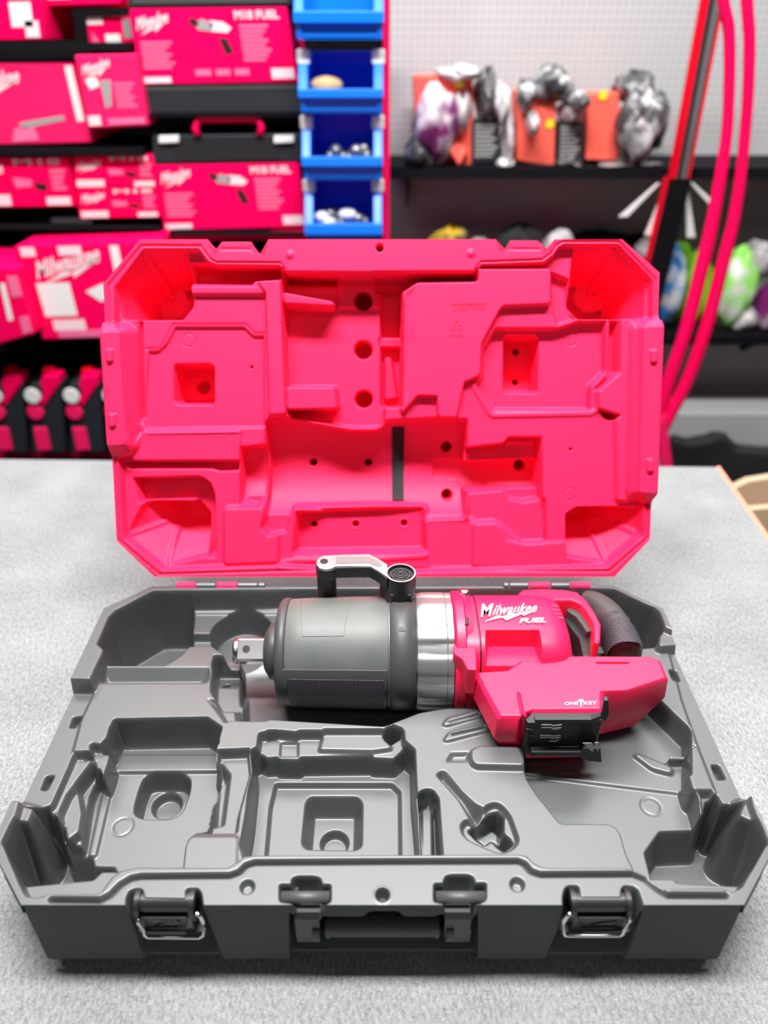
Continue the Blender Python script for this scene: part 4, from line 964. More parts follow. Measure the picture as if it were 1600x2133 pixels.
    for i in range(3, 8):
        p = cs[i]; t = (cs[min(i+1, 7)] - cs[max(i-1, 0)]).normalized(); a_ = t.cross(Vector((0, 0, 1))).normalized(); w = cl[i][1]*.00052*1.02 + .0009; hz = cl[i][2] + .0009
        rng = np.linspace(-math.pi*.10, math.pi*.72, 14) if i > 3 else np.linspace(-math.pi*.10, math.pi*.22, 14)
        if i == 4: rng = np.linspace(-math.pi*.10, math.pi*.5, 14)
        rr.append([tuple(p + a_*math.copysign(abs(math.cos(k))**.85, math.cos(k))*w + Vector((0, 0, 1))*math.copysign(abs(math.sin(k))**.85, math.sin(k))*hz) for k in rng])
    vs = [p for r in rr for p in r]; fs = [(i*14+k, i*14+k+1, (i+1)*14+k+1, (i+1)*14+k) for i in range(len(rr)-1) for k in range(13)]
    mesh('grip_texture', vs, fs, M['knurl'], gr, smooth=True)
    q = P(1304, 1290, .122); b = B(); b.lathe([(0, .0038), (.0014, .0038)], (q[0], q[1], q[2]), 'z', 20); b.build('grip_hole', M['ink_black'], gr)
    # ---- auxiliary bail bracket clamped on the strap
    zh = .186
    b = B()
    tb = [(657, 1177), (658, 1168), (663, 1161), (673, 1157), (720, 1155), (770, 1154), (790, 1164), (807, 1175), (812, 1180), (810, 1190), (810, 1202), (806, 1206), (790, 1194), (770, 1182), (735, 1182), (701, 1183), (692, 1188), (678, 1190), (664, 1187)]
    b.prism(px(tb, zh), (0, 0, -.0145)); br = b.build('bail_bracket', M['black_dark'], tool, bevel=.0012)
    b = B(); b.prism([Vector(p) + Vector((0, 0, .0002)) for p in px([(659, 1177), (660, 1169), (665, 1163), (674, 1159), (720, 1157), (769, 1156), (789, 1166), (806, 1177), (808, 1188), (806, 1203), (790, 1192), (771, 1181), (735, 1180.5), (700, 1181), (690, 1186), (678, 1188), (666, 1185)], zh)], (0, 0, .0009)); b.build('machined_face', M['alu'], br, bevel=.0003)
    b = B(); b.prism([Vector(p) + Vector((0, 0, .0013)) for p in px([(700, 1162), (768, 1161), (788, 1171), (796, 1180), (788, 1182), (768, 1174), (699, 1176)], zh)], (0, 0, .0002)); b.build('pocketed_face', M['bolt'], br)
    q = P(675, 1169, zh+.0014); B().lathe([(0, .0044), (.0003, .0044)], q, 'z', 24).build('pin_hole', M['ink_black'], br)
    b = B(); b.prism(px([(659, 1188), (659, 1176), (676, 1172), (698, 1176), (700, 1188), (688, 1196), (668, 1196)], zh-.012), (0, 0, -.05))
    b.build('bracket_leg', M['black_dark'], br, bevel=.003)
    q = P(835, 1194, zh)
    b = B(); b.lathe([(-.052, .0165), (-.008, .0165), (0, .0160), (0, .0145), (-.003, .0143), (-.003, .0)], q, 'z', 40, cap=True); 
    cyl = b.build('bracket_boss', M['black_dark'], br, smooth=True); cyl.data.set_sharp_from_angle(angle=.6)
    b = B(); b.lathe([(.0002, .0146), (.0008, .0146), (.0008, .0163), (.0002, .0163), (.0002, .0146)], q, 'z', 48, cap=False); b.build('boss_rim', M['alu'], br, smooth=False)
    for r_ in (.010, .0062, .003):
        b = B(); b.tube([(q[0]+r_*math.cos(k*math.pi/14), q[1]+r_*math.sin(k*math.pi/14), q[2]-.0015) for k in range(29)], .0007, 8); b.build('serration_ring', M['boot_edge'], br, smooth=True)
    b = B(); b.prism(px([(790, 1190), (815, 1196), (862, 1208), (860, 1240), (812, 1240), (794, 1212)], zh-.018), (0, 0, -.03)); b.build('bracket_leg', M['black_dark'], br, bevel=.003)
    b = B(); b.box((TX_(815), AY+.02, AZ+.045), (TX_(862), AY+.055, AZ+.072)); b.build('bracket_clamp', M['black_dark'], br, bevel=.003)
wrench()
# ================================================================== LEFT RACK
YR = 1.9
def bil(q, x, y):
    A, Bq, Cq, Dq = [np.array(p) for p in q]   # TL TR BR BL ; y=1 top
    return A*(1-x)*y + Bq*x*y + Cq*x*(1-y) + Dq*(1-x)*(1-y)
def prt(o, q, prints, y):
    groups = {}
    for it in prints:
        kind, name, mk = it[0], it[1], it[2]; b = groups.setdefault((name, mk, len(groups) if kind in ('rect', 'poly', 'lines') else 0), B())
        lift = Vector((0, -.0012, 0))
        if kind == 'text':
            _, _, _, body, x0, x1, y0, y1, sl = it
            vs, fs = text2d(body, .35 if sl else 0, .03)
            b.add([Vector(bil(q, x0+(x1-x0)*x, y0+(y1-y0)*yy + sl*x)) + lift for x, yy in vs], fs)
        elif kind == 'poly':
            pts = [Vector(bil(q, x, yy)) + lift for x, yy in it[3]]; b.add(pts, [tuple(range(len(pts)))])
        elif kind == 'lines':
            _, _, _, x0, x1, y0, y1, n = it
            for i in range(n):
                ya = y1 - (y1-y0)*i/n; yb = ya - (y1-y0)/n*.6; xe = x1 - (x1-x0)*.3*((i*7) % 5)/5
                b.add([Vector(bil(q, *p)) + lift for p in ((x0, ya), (xe, ya), (xe, yb), (x0, yb))], [(0, 1, 2, 3)])
        elif kind == 'rect':
            _, _, _, x0, x1, y0, y1 = it
            b.add([Vector(bil(q, *p)) + lift*1.2 for p in ((x0, y1), (x1, y1), (x1, y0), (x0, y0))], [(0, 1, 2, 3)])
    for (name, mk, _k), b in groups.items(): b.build(name, M[mk], o, fix=False)
def carton(name, label, cat, quad, prints=(), y=YR, depth=.22, m='box_red', group=None, bevel=.004, zoff=None):
    q = [PY(u, v, y) for u, v in quad]
    zb = min(p[2] for p in q); cx = sum(p[0] for p in q)/4
    t = thing(name, label, cat, (cx, y, zb), group)
    B().prism(q, (0, depth, 0)).build('carton' if 'box' in name or 'carton' in name else 'body', M[m], t, bevel=bevel)
    prt(t, q, prints, y); return t
LOGO = lambda x0, x1, y0, y1, sl=.12, mk='print_white': [('text', 'printed_logo', mk, 'Milwaukee', x0, x1, y0, y1, sl), ('poly', 'printed_bolt', mk, [(x0+.02, y0-.06), (x0+(x1-x0)*.5, y0+.04+sl*.4), (x0+(x1-x0)*.5, y0-.01+sl*.4), (x1, y0+.04+sl), (x0+(x1-x0)*.55, y0-.06+sl*.4), (x0+(x1-x0)*.55, y0-.0+sl*.3)])]
def kit(quad, label, sleeve, boxx):
    pr = LOGO(.03, .24, .72, .88, .1)
    pr += [('text', 'printed_name', 'print_white', 'M18 FUEL', .66, .94, .85, .96, 0), ('lines', 'printed_text', 'print_pink', .04, .24, .2, .58, 7), ('lines', 'printed_text', 'print_pink', .68, .86, .28, .78, 8),
           ('rect', 'printed_patch', 'print_white', .02, .20, .03, .11), ('rect', 'printed_patch', 'print_white', .84, .98, .06, .20),
           ('poly', 'tool_picture', 'grey', [(.40, .80), (.45, .86), (.52, .80), (.50, .70), (.42, .72)]), ('poly', 'tool_picture', 'print_white', [(.50, .84), (.58, .82), (.63, .74), (.60, .68), (.50, .70)]),
           ('poly', 'tool_picture', 'ink_black', [(.54, .62), (.59, .60), (.62, .42), (.57, .40)]), ('poly', 'tool_picture', 'ink_black', [(.36, .84), (.40, .88), (.43, .80), (.40, .76)]),
           ('rect', 'printed_badges', 'print_pink', .36, .46, .12, .2), ('rect', 'printed_badges', 'print_pink', .49, .58, .12, .2), ('rect', 'printed_badges', 'print_pink', .61, .70, .12, .2)]
    pr[-3:] = pr[-3:] if boxx else []
    return carton('kit_box', label, 'tool box', quad, pr, depth=.26, group=None)
def rack():
    t = thing('display_rack', 'black metal rack holding red tool boxes, left of the blue bins', 'rack', (-.55, 2.1, -.9))
    x0, x1 = -1.7, PY(640, 300, YR)[0] - .001
    B().box((x0, 2.33, -.9), (x1, 2.36, 1.3)).build('back_panel', M['rack'], t)
    def sh(ua, ub, v, th=.015, d=.40):
        a = PY(ua, v, YR-.005); b = PY(ub, v, YR-.005)
        B().box((min(a[0], b[0]), YR-.02, a[2]-th), (max(a[0], b[0]), YR-.02+d, a[2])).build('shelf_board', M['rack'], t)
    sh(-420, 270, 88); sh(-420, 298, 307); sh(295, 629, 238, .003); sh(-420, 336, 472, .004); sh(340, 636, 482, .006); sh(-420, 640, 728); sh(-420, 640, 952)
    for x in (x0+.02, x1-.02): B().box((x-.02, YR+.37, -.95), (x+.02, YR+.41, 1.3)).build('post', M['rack'], t)
    a = PY(0, 938, YR-.03); B().box((x0, YR-.035, a[2]-.02), (x1, YR-.025, a[2]+.006)).build('shelf_lip', M['post_red'], t)
rack()
def left_stock():
    kit([(268, 18), (598, 14), (622, 172), (293, 178)], 'long red printed kit box high on the rack, just left of the top blue bins', 0, True)
    kit([(322, 344), (622, 339), (640, 474), (342, 481)], 'long red printed kit box under the black case with the red handle', 0, False)
    # black case under the first kit box
    c = carton('carry_case', 'plain black case directly under the upper long red kit box', 'case', [(300, 181), (624, 176), (629, 236), (306, 238)], [('rect', 'lid_edge', 'boot_edge', 0, 1, .86, 1.0)], m='case_grey', depth=.26)
    c = carton('carry_case', 'grey case at the top edge of the photo, above the upper long red kit box', 'case', [(262, -60), (606, -62), (609, 12), (266, 16)], [('rect', 'lid_edge', 'boot_edge', .03, .97, .1, .7)], m='case_grey', depth=.26)
    # case with red handle
    q = [(316, 282), (630, 278), (632, 337), (318, 342)]
    c = carton('carry_case', 'charcoal case with a raised red handle, between the two long red kit boxes', 'case', q, [('rect', 'front_panel', 'black_dark', .15, .85, .1, .85)], m='case_grey', depth=.26)
    y = YR-.004
    p = [PY(u, v, y) for u, v in ((413, 282), (407, 268), (412, 250), (420, 247), (530, 247), (540, 251), (545, 266), (540, 281))]
    B().tube(p, .0085, 12, up=(0, 1, 0)).build('handle', M['post_red'], c, smooth=True)
    for u in (353, 592):
        a = [PY(uu, vv, YR-.002) for uu, vv in ((u-21, 282), (u+21, 281), (u+21, 296), (u-21, 298))]; B().prism(a, (0, -.008, 0)).build('clasp', M['label'], c, bevel=.002)
    # small boxes left
    carton('tool_box', 'small red box standing in front of the left end of the upper kit box', 'tool box', [(154, 115), (284, 112), (309, 262), (183, 268)],
           LOGO(.08, .55, .72, .86) + [('poly', 'tool_picture', 'label', [(.10, .68), (.30, .70), (.32, .58), (.16, .54)]), ('poly', 'tool_picture', 'grey', [(.34, .66), (.52, .66), (.46, .30), (.36, .28)]),
           ('lines', 'printed_text', 'print_pink', .55, .88, .25, .62, 6), ('rect', 'printed_patch', 'print_white', .04, .24, .04, .18), ('rect', 'printed_patch', 'print_pink', .36, .96, .04, .13)], y=YR-.03, depth=.10, m='box_pink')
    carton('tool_box', 'red box with silver label, mostly hidden behind the small red box', 'tool box', [(178, 36), (280, 33), (300, 180), (196, 182)],
           [('rect', 'printed_patch', 'label', .02, .34, .9, 1), ('rect', 'printed_patch', 'label', .36, .66, .62, .76), ('poly', 'printed_patch', 'print_pink', [(.1, .8), (.3, .55), (.28, .3), (.1, .35)]), ('rect', 'printed_name', 'print_white', .26, .9, .36, .52), ('rect', 'printed_patch', 'grey', .74, .9, .7, .96)], y=YR+.08, depth=.12)
    carton('tool_box', 'large pale red box at the left edge, beside the small standing red box', 'tool box', [(-130, 132), (152, 128), (192, 298), (-90, 305)],
           LOGO(.16, .58, .66, .84, .1) + [('rect', 'silver_strip', 'label', .93, .985, .28, .95), ('poly', 'tool_picture', 'grey', [(.50, .28), (.84, .36), (.84, .30), (.52, .20)]), ('poly', 'tool_picture', 'print_pink', [(.46, .22), (.60, .22), (.62, .06), (.42, .04)])], m='box_pink', depth=.24, y=YR)
    carton('tool_box', 'red box with white labels cut off by the top left corner of the photo', 'tool box', [(-160, -80), (70, -80), (92, 84), (-130, 88)],
           [('rect', 'printed_patch', 'label', .72, .92, .18, .5), ('rect', 'printed_patch', 'print_white', .84, .97, .04, .26), ('poly', 'printed_logo', 'print_white', [(.5, .9), (.62, .62), (.56, .4), (.45, .5)]), ('poly', 'printed_logo', 'print_white', [(.76, .95), (.86, .9), (.84, .6), (.74, .55)])], depth=.2)
    carton('tool_box', 'thin red box across the top edge of the photo behind the corner box', 'tool box', [(60, -60), (248, -62), (252, 9), (88, 13)], [('rect', 'printed_patch', 'print_white', .1, .4, .2, .5)], y=YR+.05, depth=.2)
    # row of low boxes
    def low(quad, label, y=YR):
        carton('tool_box', label, 'tool box', quad, LOGO(.05, .34, .55, .8, .14) + [('text', 'printed_name', 'print_white', 'M18', .45, .92, .84, .97, 0), ('poly', 'tool_picture', 'ink_black', [(.62, .5), (.75, .46), (.74, .32), (.64, .36)]), ('poly', 'tool_picture', 'print_pink', [(.42, .6), (.6, .56), (.6, .42), (.44, .4)]),
               ('rect', 'printed_patch', 'print_white', .03, .36, .04, .26), ('rect', 'printed_patch', 'print_white', .72, .96, .04, .2), ('lines', 'printed_text', 'print_pink', .8, .95, .3, .75, 4)], depth=.22, y=y)
    low([(-70, 328), (140, 326), (158, 430), (-48, 433)], 'squat red box at the left edge, below the large pale red box')
    low([(150, 325), (322, 323), (330, 390), (156, 392)], 'flat red box, upper of two stacked left of the lower kit box')
    low([(158, 394), (330, 391), (336, 453), (166, 456)], 'flat red box, lower of two stacked left of the lower kit box')
    carton('bubble_pouch', 'grey flat pouch lying under the two stacked flat red boxes', 'pouch', [(102, 457), (190, 457), (192, 470), (108, 470)], [], m='case_grey', depth=.15)
    # big corner box at bottom left
    y = YR - .12
    carton('tool_box', 'big red box with large white logo, standing left of the open red lid', 'tool box', [(28, 514), (330, 504), (360, 700), (88, 708)],
           LOGO(.10, .58, .66, .84, .16) + [('rect', 'printed_patch', 'label', .08, .32, .26, .62), ('rect', 'printed_patch', 'print_white', .12, .36, .10, .22), ('rect', 'printed_patch', 'print_pink', .14, .5, .02, .1), ('poly', 'tool_picture', 'label', [(.42, .52), (.56, .6), (.62, .5), (.52, .4)]), ('rect', 'silver_strip', 'label', .66, .72, .7, .98), ('rect', 'printed_patch', 'print_white', .30, .46, .90, .99), ('rect', 'printed_patch', 'print_white', .04, .14, .90, .99)], y=y, depth=.24)
    carton('tool_box', 'red box with a grey strip at the left edge, beside the big logo box', 'tool box', [(-90, 556), (36, 560), (72, 696), (-60, 732)],
           [('rect', 'silver_strip', 'label', .66, .74, .28, .8), ('rect', 'printed_patch', 'print_pink', .8, .97, .6, .9), ('rect', 'printed_patch', 'print_pink', .84, .98, .05, .3)], y=y-.05, depth=.2)
    carton('tool_box', 'thin red box lying on the shelf edge above the big logo box', 'tool box', [(345, 484), (640, 480), (642, 500), (347, 502)], [], depth=.2, y=YR)
left_stock()
def measures():
    y = YR - .10
    for i, (u0, lab) in enumerate(((-28, 'black and red hand tool pack cut by the left edge, on the low shelf'), (52, 'black and red hand tool pack in the middle of the low shelf row'), (133, 'black and red hand tool pack next to the open red lid'), (214, 'black red hand tool pack mostly hidden behind the open lid'))):
        Qd = lambda L, yy=y: [PY(u0+u, v, yy) for u, v in L]
        t = thing('hand_tool_pack', lab, 'tool pack', (PY(u0+40, 945, y)[0], y, PY(u0+40, 948, y)[2]), 'row of black and red tool packs on the low shelf')
        q = Qd([(8, 800), (76, 800), (84, 945), (12, 945)])
        B().prism(q, (0, .10, 0)).build('body', M['case_grey'], t, bevel=.008)
        B().prism(Qd([(16, 842), (38, 822), (30, 800), (36, 784), (68, 784), (72, 800), (40, 846)], y-.006), (0, .05, 0)).build('red_cap', M['box_red'], t, bevel=.004)
        B().lathe([(-.004, .02), (.0, .0215)], PY(u0+16, 824, y-.012), 'y', 20).build('round_label', M['label'], t)
        B().lathe([(-.004, .02), (.0, .0225)], PY(u0+22, 858, y-.006), 'y', 20).build('red_button', M['box_pink'], t)
        B().prism(Qd([(16, 892), (44, 892), (54, 938), (26, 940)], y-.006), (0, .01, 0)).build('front_panel', M['box_pink'], t, bevel=.003)
        B().prism(Qd([(36, 768), (58, 766), (60, 782), (34, 784)], y+.03), (0, .02, 0)).build('hang_tab', M['box_red2'], t, bevel=.003)
measures()
# ------------------------------------------------------------------ blue bins
def bins():
    y = 1.82
    names = ('topmost of the column, cut by the photo edge', 'second from the top, with a tan wooden piece in it', 'third from the top, with loose grey bolts in it', 'lowest of the column, just above the open red lid')
    rows = [((618, 797), -70, 82), ((627, 796), 110, 234), ((634, 795), 250, 373), ((640, 794), 385, 512)]
    for (ul, ur), vt, vb in rows:
        k = rows.index(((ul, ur), vt, vb))
        A = Vector(PY(ul, vb, y)); Bp = Vector(PY(ur, vb, y)); Tz = PY(ul, vt, y)[2]; w = Bp.x - A.x; z0 = A.z; h = Tz - z0; dp = .26
        t = thing('parts_bin', 'blue plastic parts bin, ' + names[k], 'storage bin', (A.x + w/2, y, z0), 'blue parts bins stacked in a column')
        th = .012; lip = .30*h
        b = B()
        x0, x1 = A.x, Bp.x
        b.box((x0, y, z0), (x1, y+dp, z0+.006))
        b.box((x0, y+dp-.006, z0), (x1, y+dp, z0+h))
        for xa in (x0, x1-th):
            side = [(xa, y+.0, z0), (xa, y+dp, z0), (xa, y+dp, z0+h), (xa, y+.07, z0+h), (xa, y+.02, z0+h*.62), (xa, y-.012, z0+lip)]
            b.prism(side, (th, 0, 0))
        b.build('bin_body', M['blue'], t, bevel=.0015)
        # rolled front rim: U shape
        b = B(); b.prism([(x0-.003, y-.016, z0+.028), (x1+.003, y-.016, z0+.028), (x1+.003, y-.016, z0+lip+.012), (x0-.003, y-.016, z0+lip+.012)], (0, .014, 0))
        for xa in (x0-.003, x1-th-.006): b.prism([(xa, y-.016, z0+.028), (xa, y-.002, z0+.028), (xa, y+.06, z0+h), (xa, y+.046, z0+h)], (th+.008, 0, 0))
        b.build('front_rim', M['blue'], t, bevel=.002)
        b = B(); b.prism([(x0+.004, y+.0, z0), (x1-.004, y+.0, z0), (x1-.004, y-.0, z0+.03), (x0+.004, y-.0, z0+.03)], (0, .01, 0)); b.build('base_step', M['blue'], t)
        if k:
            for xa in (x0+.008, x1-.008):
                c = Vector((xa, y+.045, z0+h-.008)); B().box((xa-.014, y+.030, z0+h-.022), (xa+.014, y+.050, z0+h+.006)).build('hanger_clip', M['label'], t, bevel=.004)
    # contents
    def blob(nm, lab, cat, u, v, yy, r, m, grp=None, sq=(1, 1, 1), seed=0):
        p = PY(u, v, yy); rnd = random.Random(seed); vs = []; fs = []; n, mm = 14, 9
        for i in range(mm+1):
            ph = math.pi*i/mm
            for j in range(n):
                th = 2*math.pi*j/n; rr = r*(1 + .1*math.sin(3*th+seed)*math.sin(ph))
                vs.append((p[0]+rr*sq[0]*math.sin(ph)*math.cos(th), p[1]+rr*sq[1]*math.sin(ph)*math.sin(th), p[2]+rr*sq[2]*math.cos(ph)))
        fs = [(i*n+j, i*n+(j+1) % n, (i+1)*n+(j+1) % n, (i+1)*n+j) for i in range(mm) for j in range(n)]
        o = mesh(nm, vs, fs, M[m], None, smooth=True); tag(o, lab, cat, grp); return o
    blob('wooden_handle', 'tan wooden handle lying in the second blue bin', 'handle', 680, 178, 1.88, .024, 'tan', sq=(1.5, .8, .8))
    for i, (u, v) in enumerate(((700, 322), (690, 334), (715, 335), (742, 322), (757, 318), (732, 332), (764, 332), (728, 338))):
        blob('bolt_head', 'loose grey bolt in the third blue bin from the top', 'bolt', u, v-8, 1.87 + .01*(i % 3), .0135, 'bolt', 'loose bolts in the third blue bin', seed=i)
    for i, (u, v) in enumerate(((672, 452), (690, 444), (706, 452), (724, 446), (742, 454), (756, 460), (682, 462), (714, 462), (734, 464))):
        blob('fitting_bag', 'small pale fitting heaped in the lowest blue bin', 'fitting', u, v, 1.88 + .01*(i % 3), .018, 'bolt' if i % 3 else 'label', 'pale fittings in the lowest blue bin', sq=(1.2, 1, .8), seed=i)
    x0 = PY(797, 200, 1.88)[0]; x1 = PY(812, 200, 1.88)[0]
    o = B().box((x0, 1.88, -.95), (x1, 1.93, 1.4)).build('rack_post', M['post_red'], None, bevel=.002); tag(o, 'bright red upright post between the blue bins and the white perforated wall', 'post')
bins()
# ------------------------------------------------------------------ right wall
YW = 2.28
def right():
    x0 = PY(806, 200, YW)[0]
    o = B().box((-.0, YW, -.95), (2.6, YW+.03, 1.9)).build('wall_right', M['peg'], None); o['kind'] = 'structure'
    def shelf(v, lab, dep=.26, yf=2.02, ua=812, th=.016):
        t = thing('wall_shelf', lab, 'shelf', (.8, yf+dep/2, PY(900, v, yf)[2]))
        a = PY(ua, v, yf); B().box((a[0], yf, a[2]-th), (2.3, YW-.001, a[2])).build('shelf_board', M['rack'], t, bevel=.002)
        B().box((a[0], yf-.004, a[2]-.022), (2.3, yf, a[2]+.004)).build('shelf_lip', M['rack'], t)
        for x in (a[0]+.05, 1.15, 2.2): B().prism([(x, YW-.002, a[2]-th), (x, YW-.002, a[2]-.14), (x, yf+.06, a[2]-th)], (.004, 0, 0)).build('bracket', M['rack'], t)
        return a[2]
    z1 = shelf(352, 'black metal shelf on the perforated wall carrying three bagged grinders')
    z2 = shelf(702, 'lower black metal shelf carrying packs of work gloves', dep=.26, yf=2.02, ua=1100)
    z3 = None
    # bagged goods
    def lump(name, m, parent, c, r, seed, amp=.18, n=28, mm=18, flat=None):
        rnd = random.Random(seed); ph0 = [rnd.uniform(0, 6.3) for _ in range(6)]; vs = []
        for i in range(mm+1):
            ph = math.pi*i/mm
            for j in range(n):
                th = 2*math.pi*j/n
                k = 1 + amp*(math.sin(3*th+ph0[0])*math.sin(2*ph+ph0[1]) + .6*math.sin(5*th+ph0[2])*math.sin(4*ph+ph0[3]) + .4*math.sin(9*th+ph0[4])*math.sin(7*ph))
                x = c[0]+r[0]*k*math.sin(ph)*math.cos(th); y = c[1]+r[1]*k*math.sin(ph)*math.sin(th); z = c[2]+r[2]*k*math.cos(ph)
                if flat is not None: z = max(z, flat)
                vs.append((x, y, z))
        fs = [(i*n+j, i*n+(j+1) % n, (i+1)*n+(j+1) % n, (i+1)*n+j) for i in range(mm) for j in range(n)]
        o = mesh(name, vs, fs, M[m], parent, smooth=True); return o
    yb = 2.10
    def bag(label, quad, q2, lumps, sticker, text):
        q = [PY(u, v, yb) for u, v in quad]
        cx = sum(p[0] for p in q)/4
        t = thing('bagged_grinder', label, 'packaged tool', (cx, yb, z1), None)
        B().prism(q, (0, .10, 0)).build('carton', M['orange'], t, bevel=.004)
        if q2:
            B().prism([PY(u, v, yb-.01) for u, v in q2], (0, .06, 0)).build('label_panel', M['case_grey'], t, bevel=.002)
            g = [PY(u, v, yb-.012) for u, v in q2]; prt(t, g, [('lines', 'printed_text', 'grey', .1, .9, .1, .9, 8)], yb)
        for i, (u, v, ru, rv, m) in enumerate(lumps):
            c = PY(u, v, yb+.02 - (.05 if i < 2 else 0)); s_ = .00124
            lump('film_wrap', m, t, c, (ru*s_, .07, rv*s_), i+int(u), flat=z1+.001)
        if sticker:
            c = PY(*sticker, yb-.004); B().lathe([(0, .011), (.002, .011)], c, 'y', 16).build('round_sticker', M['yellow'], t)
    bag('bagged orange grinder box with purple film in front, left end of the upper shelf', [(862, 158), (986, 156), (984, 348), (868, 348)], [(984, 250), (1040, 250), (1044, 338), (982, 340)],
        [(905, 262, 46, 66, 'purple_bag'), (876, 318, 34, 30, 'dark_bag'), (1012, 200, 22, 44, 'dark_bag'), (1040, 215, 18, 36, 'pale_bag'), (1056, 290, 12, 46, 'pale_bag'), (1048, 338, 20, 12, 'label'), (960, 235, 22, 40, 'pale_bag'), (958, 152, 44, 14, 'pale_bag'), (950, 320, 22, 26, 'orange')], (957, 174), 1)
    bag('bagged orange box with peaked clear film top, middle of the upper shelf', [(1078, 190), (1160, 188), (1155, 348), (1076, 335)], [(1164, 254), (1214, 254), (1212, 340), (1160, 342)],
        [(1108, 258, 12, 20, 'pale_bag'), (1205, 212, 18, 18, 'dark_bag'), (1150, 176, 40, 30, 'dark_bag'), (1188, 232, 22, 22, 'pale_bag'), (1092, 200, 16, 30, 'dark_bag'), (1180, 336, 30, 12, 'dark_bag')], (1146, 258), 2)
    bag('bagged orange box beside grey wrapped machine, right end of the upper shelf', [(1224, 195), (1292, 193), (1288, 334), (1220, 334)], None,
        [(1332, 262, 46, 62, 'dark_bag'), (1322, 256, 22, 26, 'pale_bag'), (1318, 182, 36, 28, 'dark_bag'), (1366, 250, 20, 46, 'dark_bag'), (1300, 344, 70, 8, 'pale_bag')], (1257, 198), 3)
    # packs on the lower shelf
    def pack(label, name, cat, lumps, yy=2.10, floor=None, grp=None):
        cx = PY(lumps[0][0], lumps[0][1], yy); t = thing(name, label, cat, (cx[0], yy, z2 if floor is None else floor), grp)
        for i, (u, v, ru, rv, m) in enumerate(lumps):
            lump('pack', m, t, PY(u, v, yy+.01*i), (ru*.0012, .06, rv*.0012), int(u)+i, .10, flat=(z2 if floor is None else floor)+.001)
    pack('blue and white pack of work gloves right beside the open red lid', 'glove_pack', 'gloves', [(1385, 600, 42, 92, 'blue_glove'), (1360, 520, 40, 26, 'pale_bag')])
    pack('lime green folded safety vest behind the red hoses', 'safety_vest', 'vest', [(1440, 610, 42, 92, 'green'), (1410, 535, 34, 34, 'green')], yy=2.16)
    pack('green and white pack of work gloves right of the red hoses', 'glove_pack', 'gloves', [(1530, 600, 42, 90, 'green_glove'), (1540, 660, 40, 34, 'pale_bag'), (1575, 540, 30, 40, 'pale_bag')])
    pack('purple bundle at the right edge of the lower shelf', 'cloth_bundle', 'bundle', [(1604, 640, 34, 62, 'purple')])
    pack('black bag lying behind the lid under the shelf, left of the green vest', 'bag', 'bag', [(1240, 535, 110, 60, 'black_cloth'), (1330, 540, 60, 60, 'black_cloth')], yy=2.22)
    pack('yellow and black bundle peeking over the left part of the lid', 'cloth_bundle', 'bundle', [(940, 530, 60, 62, 'yellow_cloth'), (1000, 540, 34, 48, 'pale_bag')], yy=2.14, floor=z2)
    pack('black cloth bundle peeking over the lid right of the yellow bundle', 'cloth_bundle', 'bundle', [(1080, 540, 70, 76, 'black_cloth')], yy=2.14, floor=z2)
    pack('pale film package peeking through the gap in the lid edge', 'film_package', 'package', [(1160, 540, 46, 62, 'pale_bag')], yy=2.12, floor=z2)
    B().box((PY(812, 600, 2.05)[0], 2.05, z2-.016), (PY(1105, 600, 2.05)[0], YW-.001, z2)).build('shelf_board', M['rack'], bpy.data.objects['wall_shelf.001'])
    # slotted upright with red edges, leaning like in the photo
    yy = 1.96
    t = thing('display_stand_pole', 'black slotted pole with red edges leaning in front of the shelves', 'pole', (PY(1400, 420, yy)[0], yy, -.95))
    c0 = Vector(PY(1502, -60, yy)); c1 = Vector(PY(1420, 372, yy)); d = (c0-c1).normalized(); c2 = c1 - d*1.35
    c2 = Vector((c1.x - .06, yy, -.95)); n = Vector((d.z, 0, -d.x)).normalized()
    def strip(a, b, m, nm, w0, w1, dy): B().prism([a + n*w0, a + n*w1, b + n*w1, b + n*w0], (0, dy, 0)).build(nm, M[m], t)
    strip(c0, c1, 'case_grey', 'channel', -.014, .014, .03); strip(c0, c1, 'box_red2', 'red_edge', -.024, -.014, .03); strip(c0, c1, 'box_red2', 'red_edge', .014, .020, .03)
    strip(c0, c1, 'alu', 'channel_face', -.003, .009, -.004)
    strip(c1, c2, 'rack', 'lower_channel', -.030, .026, .03); strip(c1, c2, 'box_red2', 'lower_edge', -.034, -.030, .03)
    # hanging pale straps
    for i, (a, b) in enumerate((((1372, 382), (1298, 452)), ((1384, 400), (1352, 490)), ((1432, 400), (1440, 495)), ((1440, 380), (1492, 432)))):
        A, Bq = Vector(PY(*a, 1.99)), Vector(PY(*b, 1.99)); w = .008
        o = B().prism([A + Vector((-w*.5, 0, 0)), A + Vector((w*.5, 0, 0)), Bq + Vector((w*1.4, 0, 0)), Bq + Vector((-w*1.4, 0, 0))], (0, .004, 0)).build('hanging_strap', M['label'], None, bevel=.001)
        tag(o, ('long pale strap slanting left from the pole', 'short pale strap hanging left of the pole', 'short pale strap hanging right of the pole', 'pale strap slanting right toward the red hoses')[i], 'strap', 'pale straps hanging around the slotted pole')
    # red hoses
    for i, (pts, lab) in enumerate((([(1500, -60), (1508, 10), (1518, 60), (1520, 128), (1518, 210), (1513, 287), (1497, 390), (1480, 480), (1464, 548), (1431, 680), (1398, 778), (1376, 850), (1340, 950)], 'bright red curved hose, left one of the pair hanging at the right'),
                                    ([(1552, -60), (1557, 20), (1561, 77), (1560, 150), (1556, 230), (1544, 359), (1528, 460), (1510, 532), (1470, 686), (1431, 795), (1392, 870), (1350, 960)], 'bright red curved hose, right one of the pair hanging at the right'))):
        p = [Vector(PY(u, v, 1.72)) for u, v in pts]; sm = []
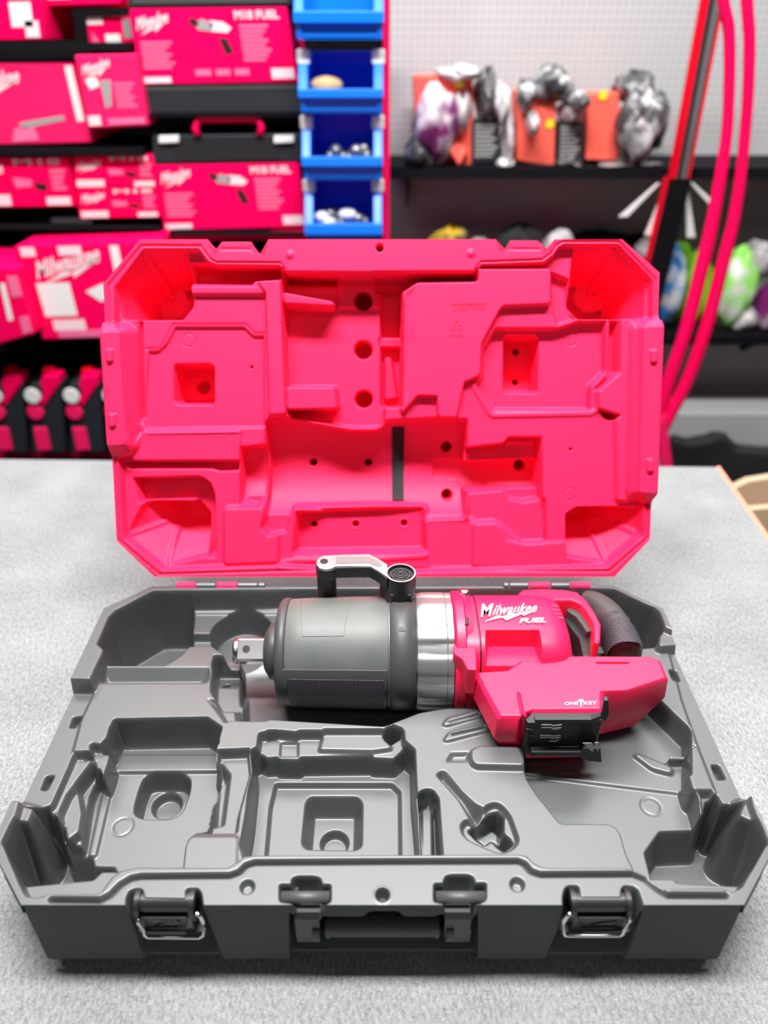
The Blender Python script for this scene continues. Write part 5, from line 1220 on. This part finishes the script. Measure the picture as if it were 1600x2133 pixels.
        for k in range(len(p)-1):
            a, b_, c_, d_ = p[max(k-1, 0)], p[k], p[k+1], p[min(k+2, len(p)-1)]
            for s_ in range(6):
                tt = s_/6; sm.append(.5*((2*b_) + (c_-a)*tt + (2*a-5*b_+4*c_-d_)*tt**2 + (3*b_-a-3*c_+d_)*tt**3))
        sm.append(p[-1]); r = [.0112 + .0045*min(1, max(0, (k-28)/20)) for k in range(len(sm))]
        o = B().tube(sm, r, 14, up=(0, 1, 0)).build('air_hose', M['post_red'], None, smooth=True); tag(o, lab, 'hose', 'pair of red hoses')
    # white cabinet and dark goods at the lower right
    q = [PY(u, v, 2.06) for u, v in ((1385, 862), (1800, 868), (1800, 1250), (1385, 1250))]; o = B().prism([(q[0][0], 2.06, -.95), (q[1][0], 2.06, -.95), (q[1][0], 2.06, q[0][2]), (q[0][0], 2.06, q[0][2])], (0, .24, 0)).build('cabinet', M['peg'], None, bevel=.003); tag(o, 'white cabinet below the lower shelf, beyond the right corner of the table', 'cabinet')
    z = PY(1500, 915, 2.3)[2]
    vs = [(1400, 912), (1440, 922), (1480, 915), (1498, 905), (1520, 912), (1540, 935), (1600, 940), (1700, 940), (1700, 1120), (1400, 1120)]
    o = B().prism([PY(u, v, 1.9) for u, v in vs], (0, .05, 0)).build('tool_bag', M['black_cloth'], None, bevel=.02); tag(o, 'black soft bag on the floor beyond the right corner of the table', 'bag')
    o = B().prism([PY(u, v, 1.70) for u, v in ((1370, 880), (1388, 862), (1404, 985), (1380, 1000))], (0, .02, 0)).build('hose_end', M['box_pink'], None, bevel=.004); tag(o, 'pink red rubber flap standing behind the right side of the lid', 'flap')
    zc = -.45
    t = thing('cardboard_box', 'open brown cardboard box low beside the right edge of the table', 'cardboard box', (PY(1640, 1080, 1.55)[0], 1.5, -.95))
    a = PY(1522, 1018, 1.52)
    b = B(); b.prism([PY(u, v, 1.52) for u, v in ((1520, 1022), (1560, 1003), (1680, 985), (1760, 1400), (1560, 1300))], (0, .02, 0)); b.build('flap', M['cardboard'], t)
    b = B(); b.prism([PY(u, v, 1.40) for u, v in ((1560, 1062), (1700, 1050), (1760, 1400), (1600, 1300))], (0, .015, 0)); b.build('side', M['cardboard'], t)
right()
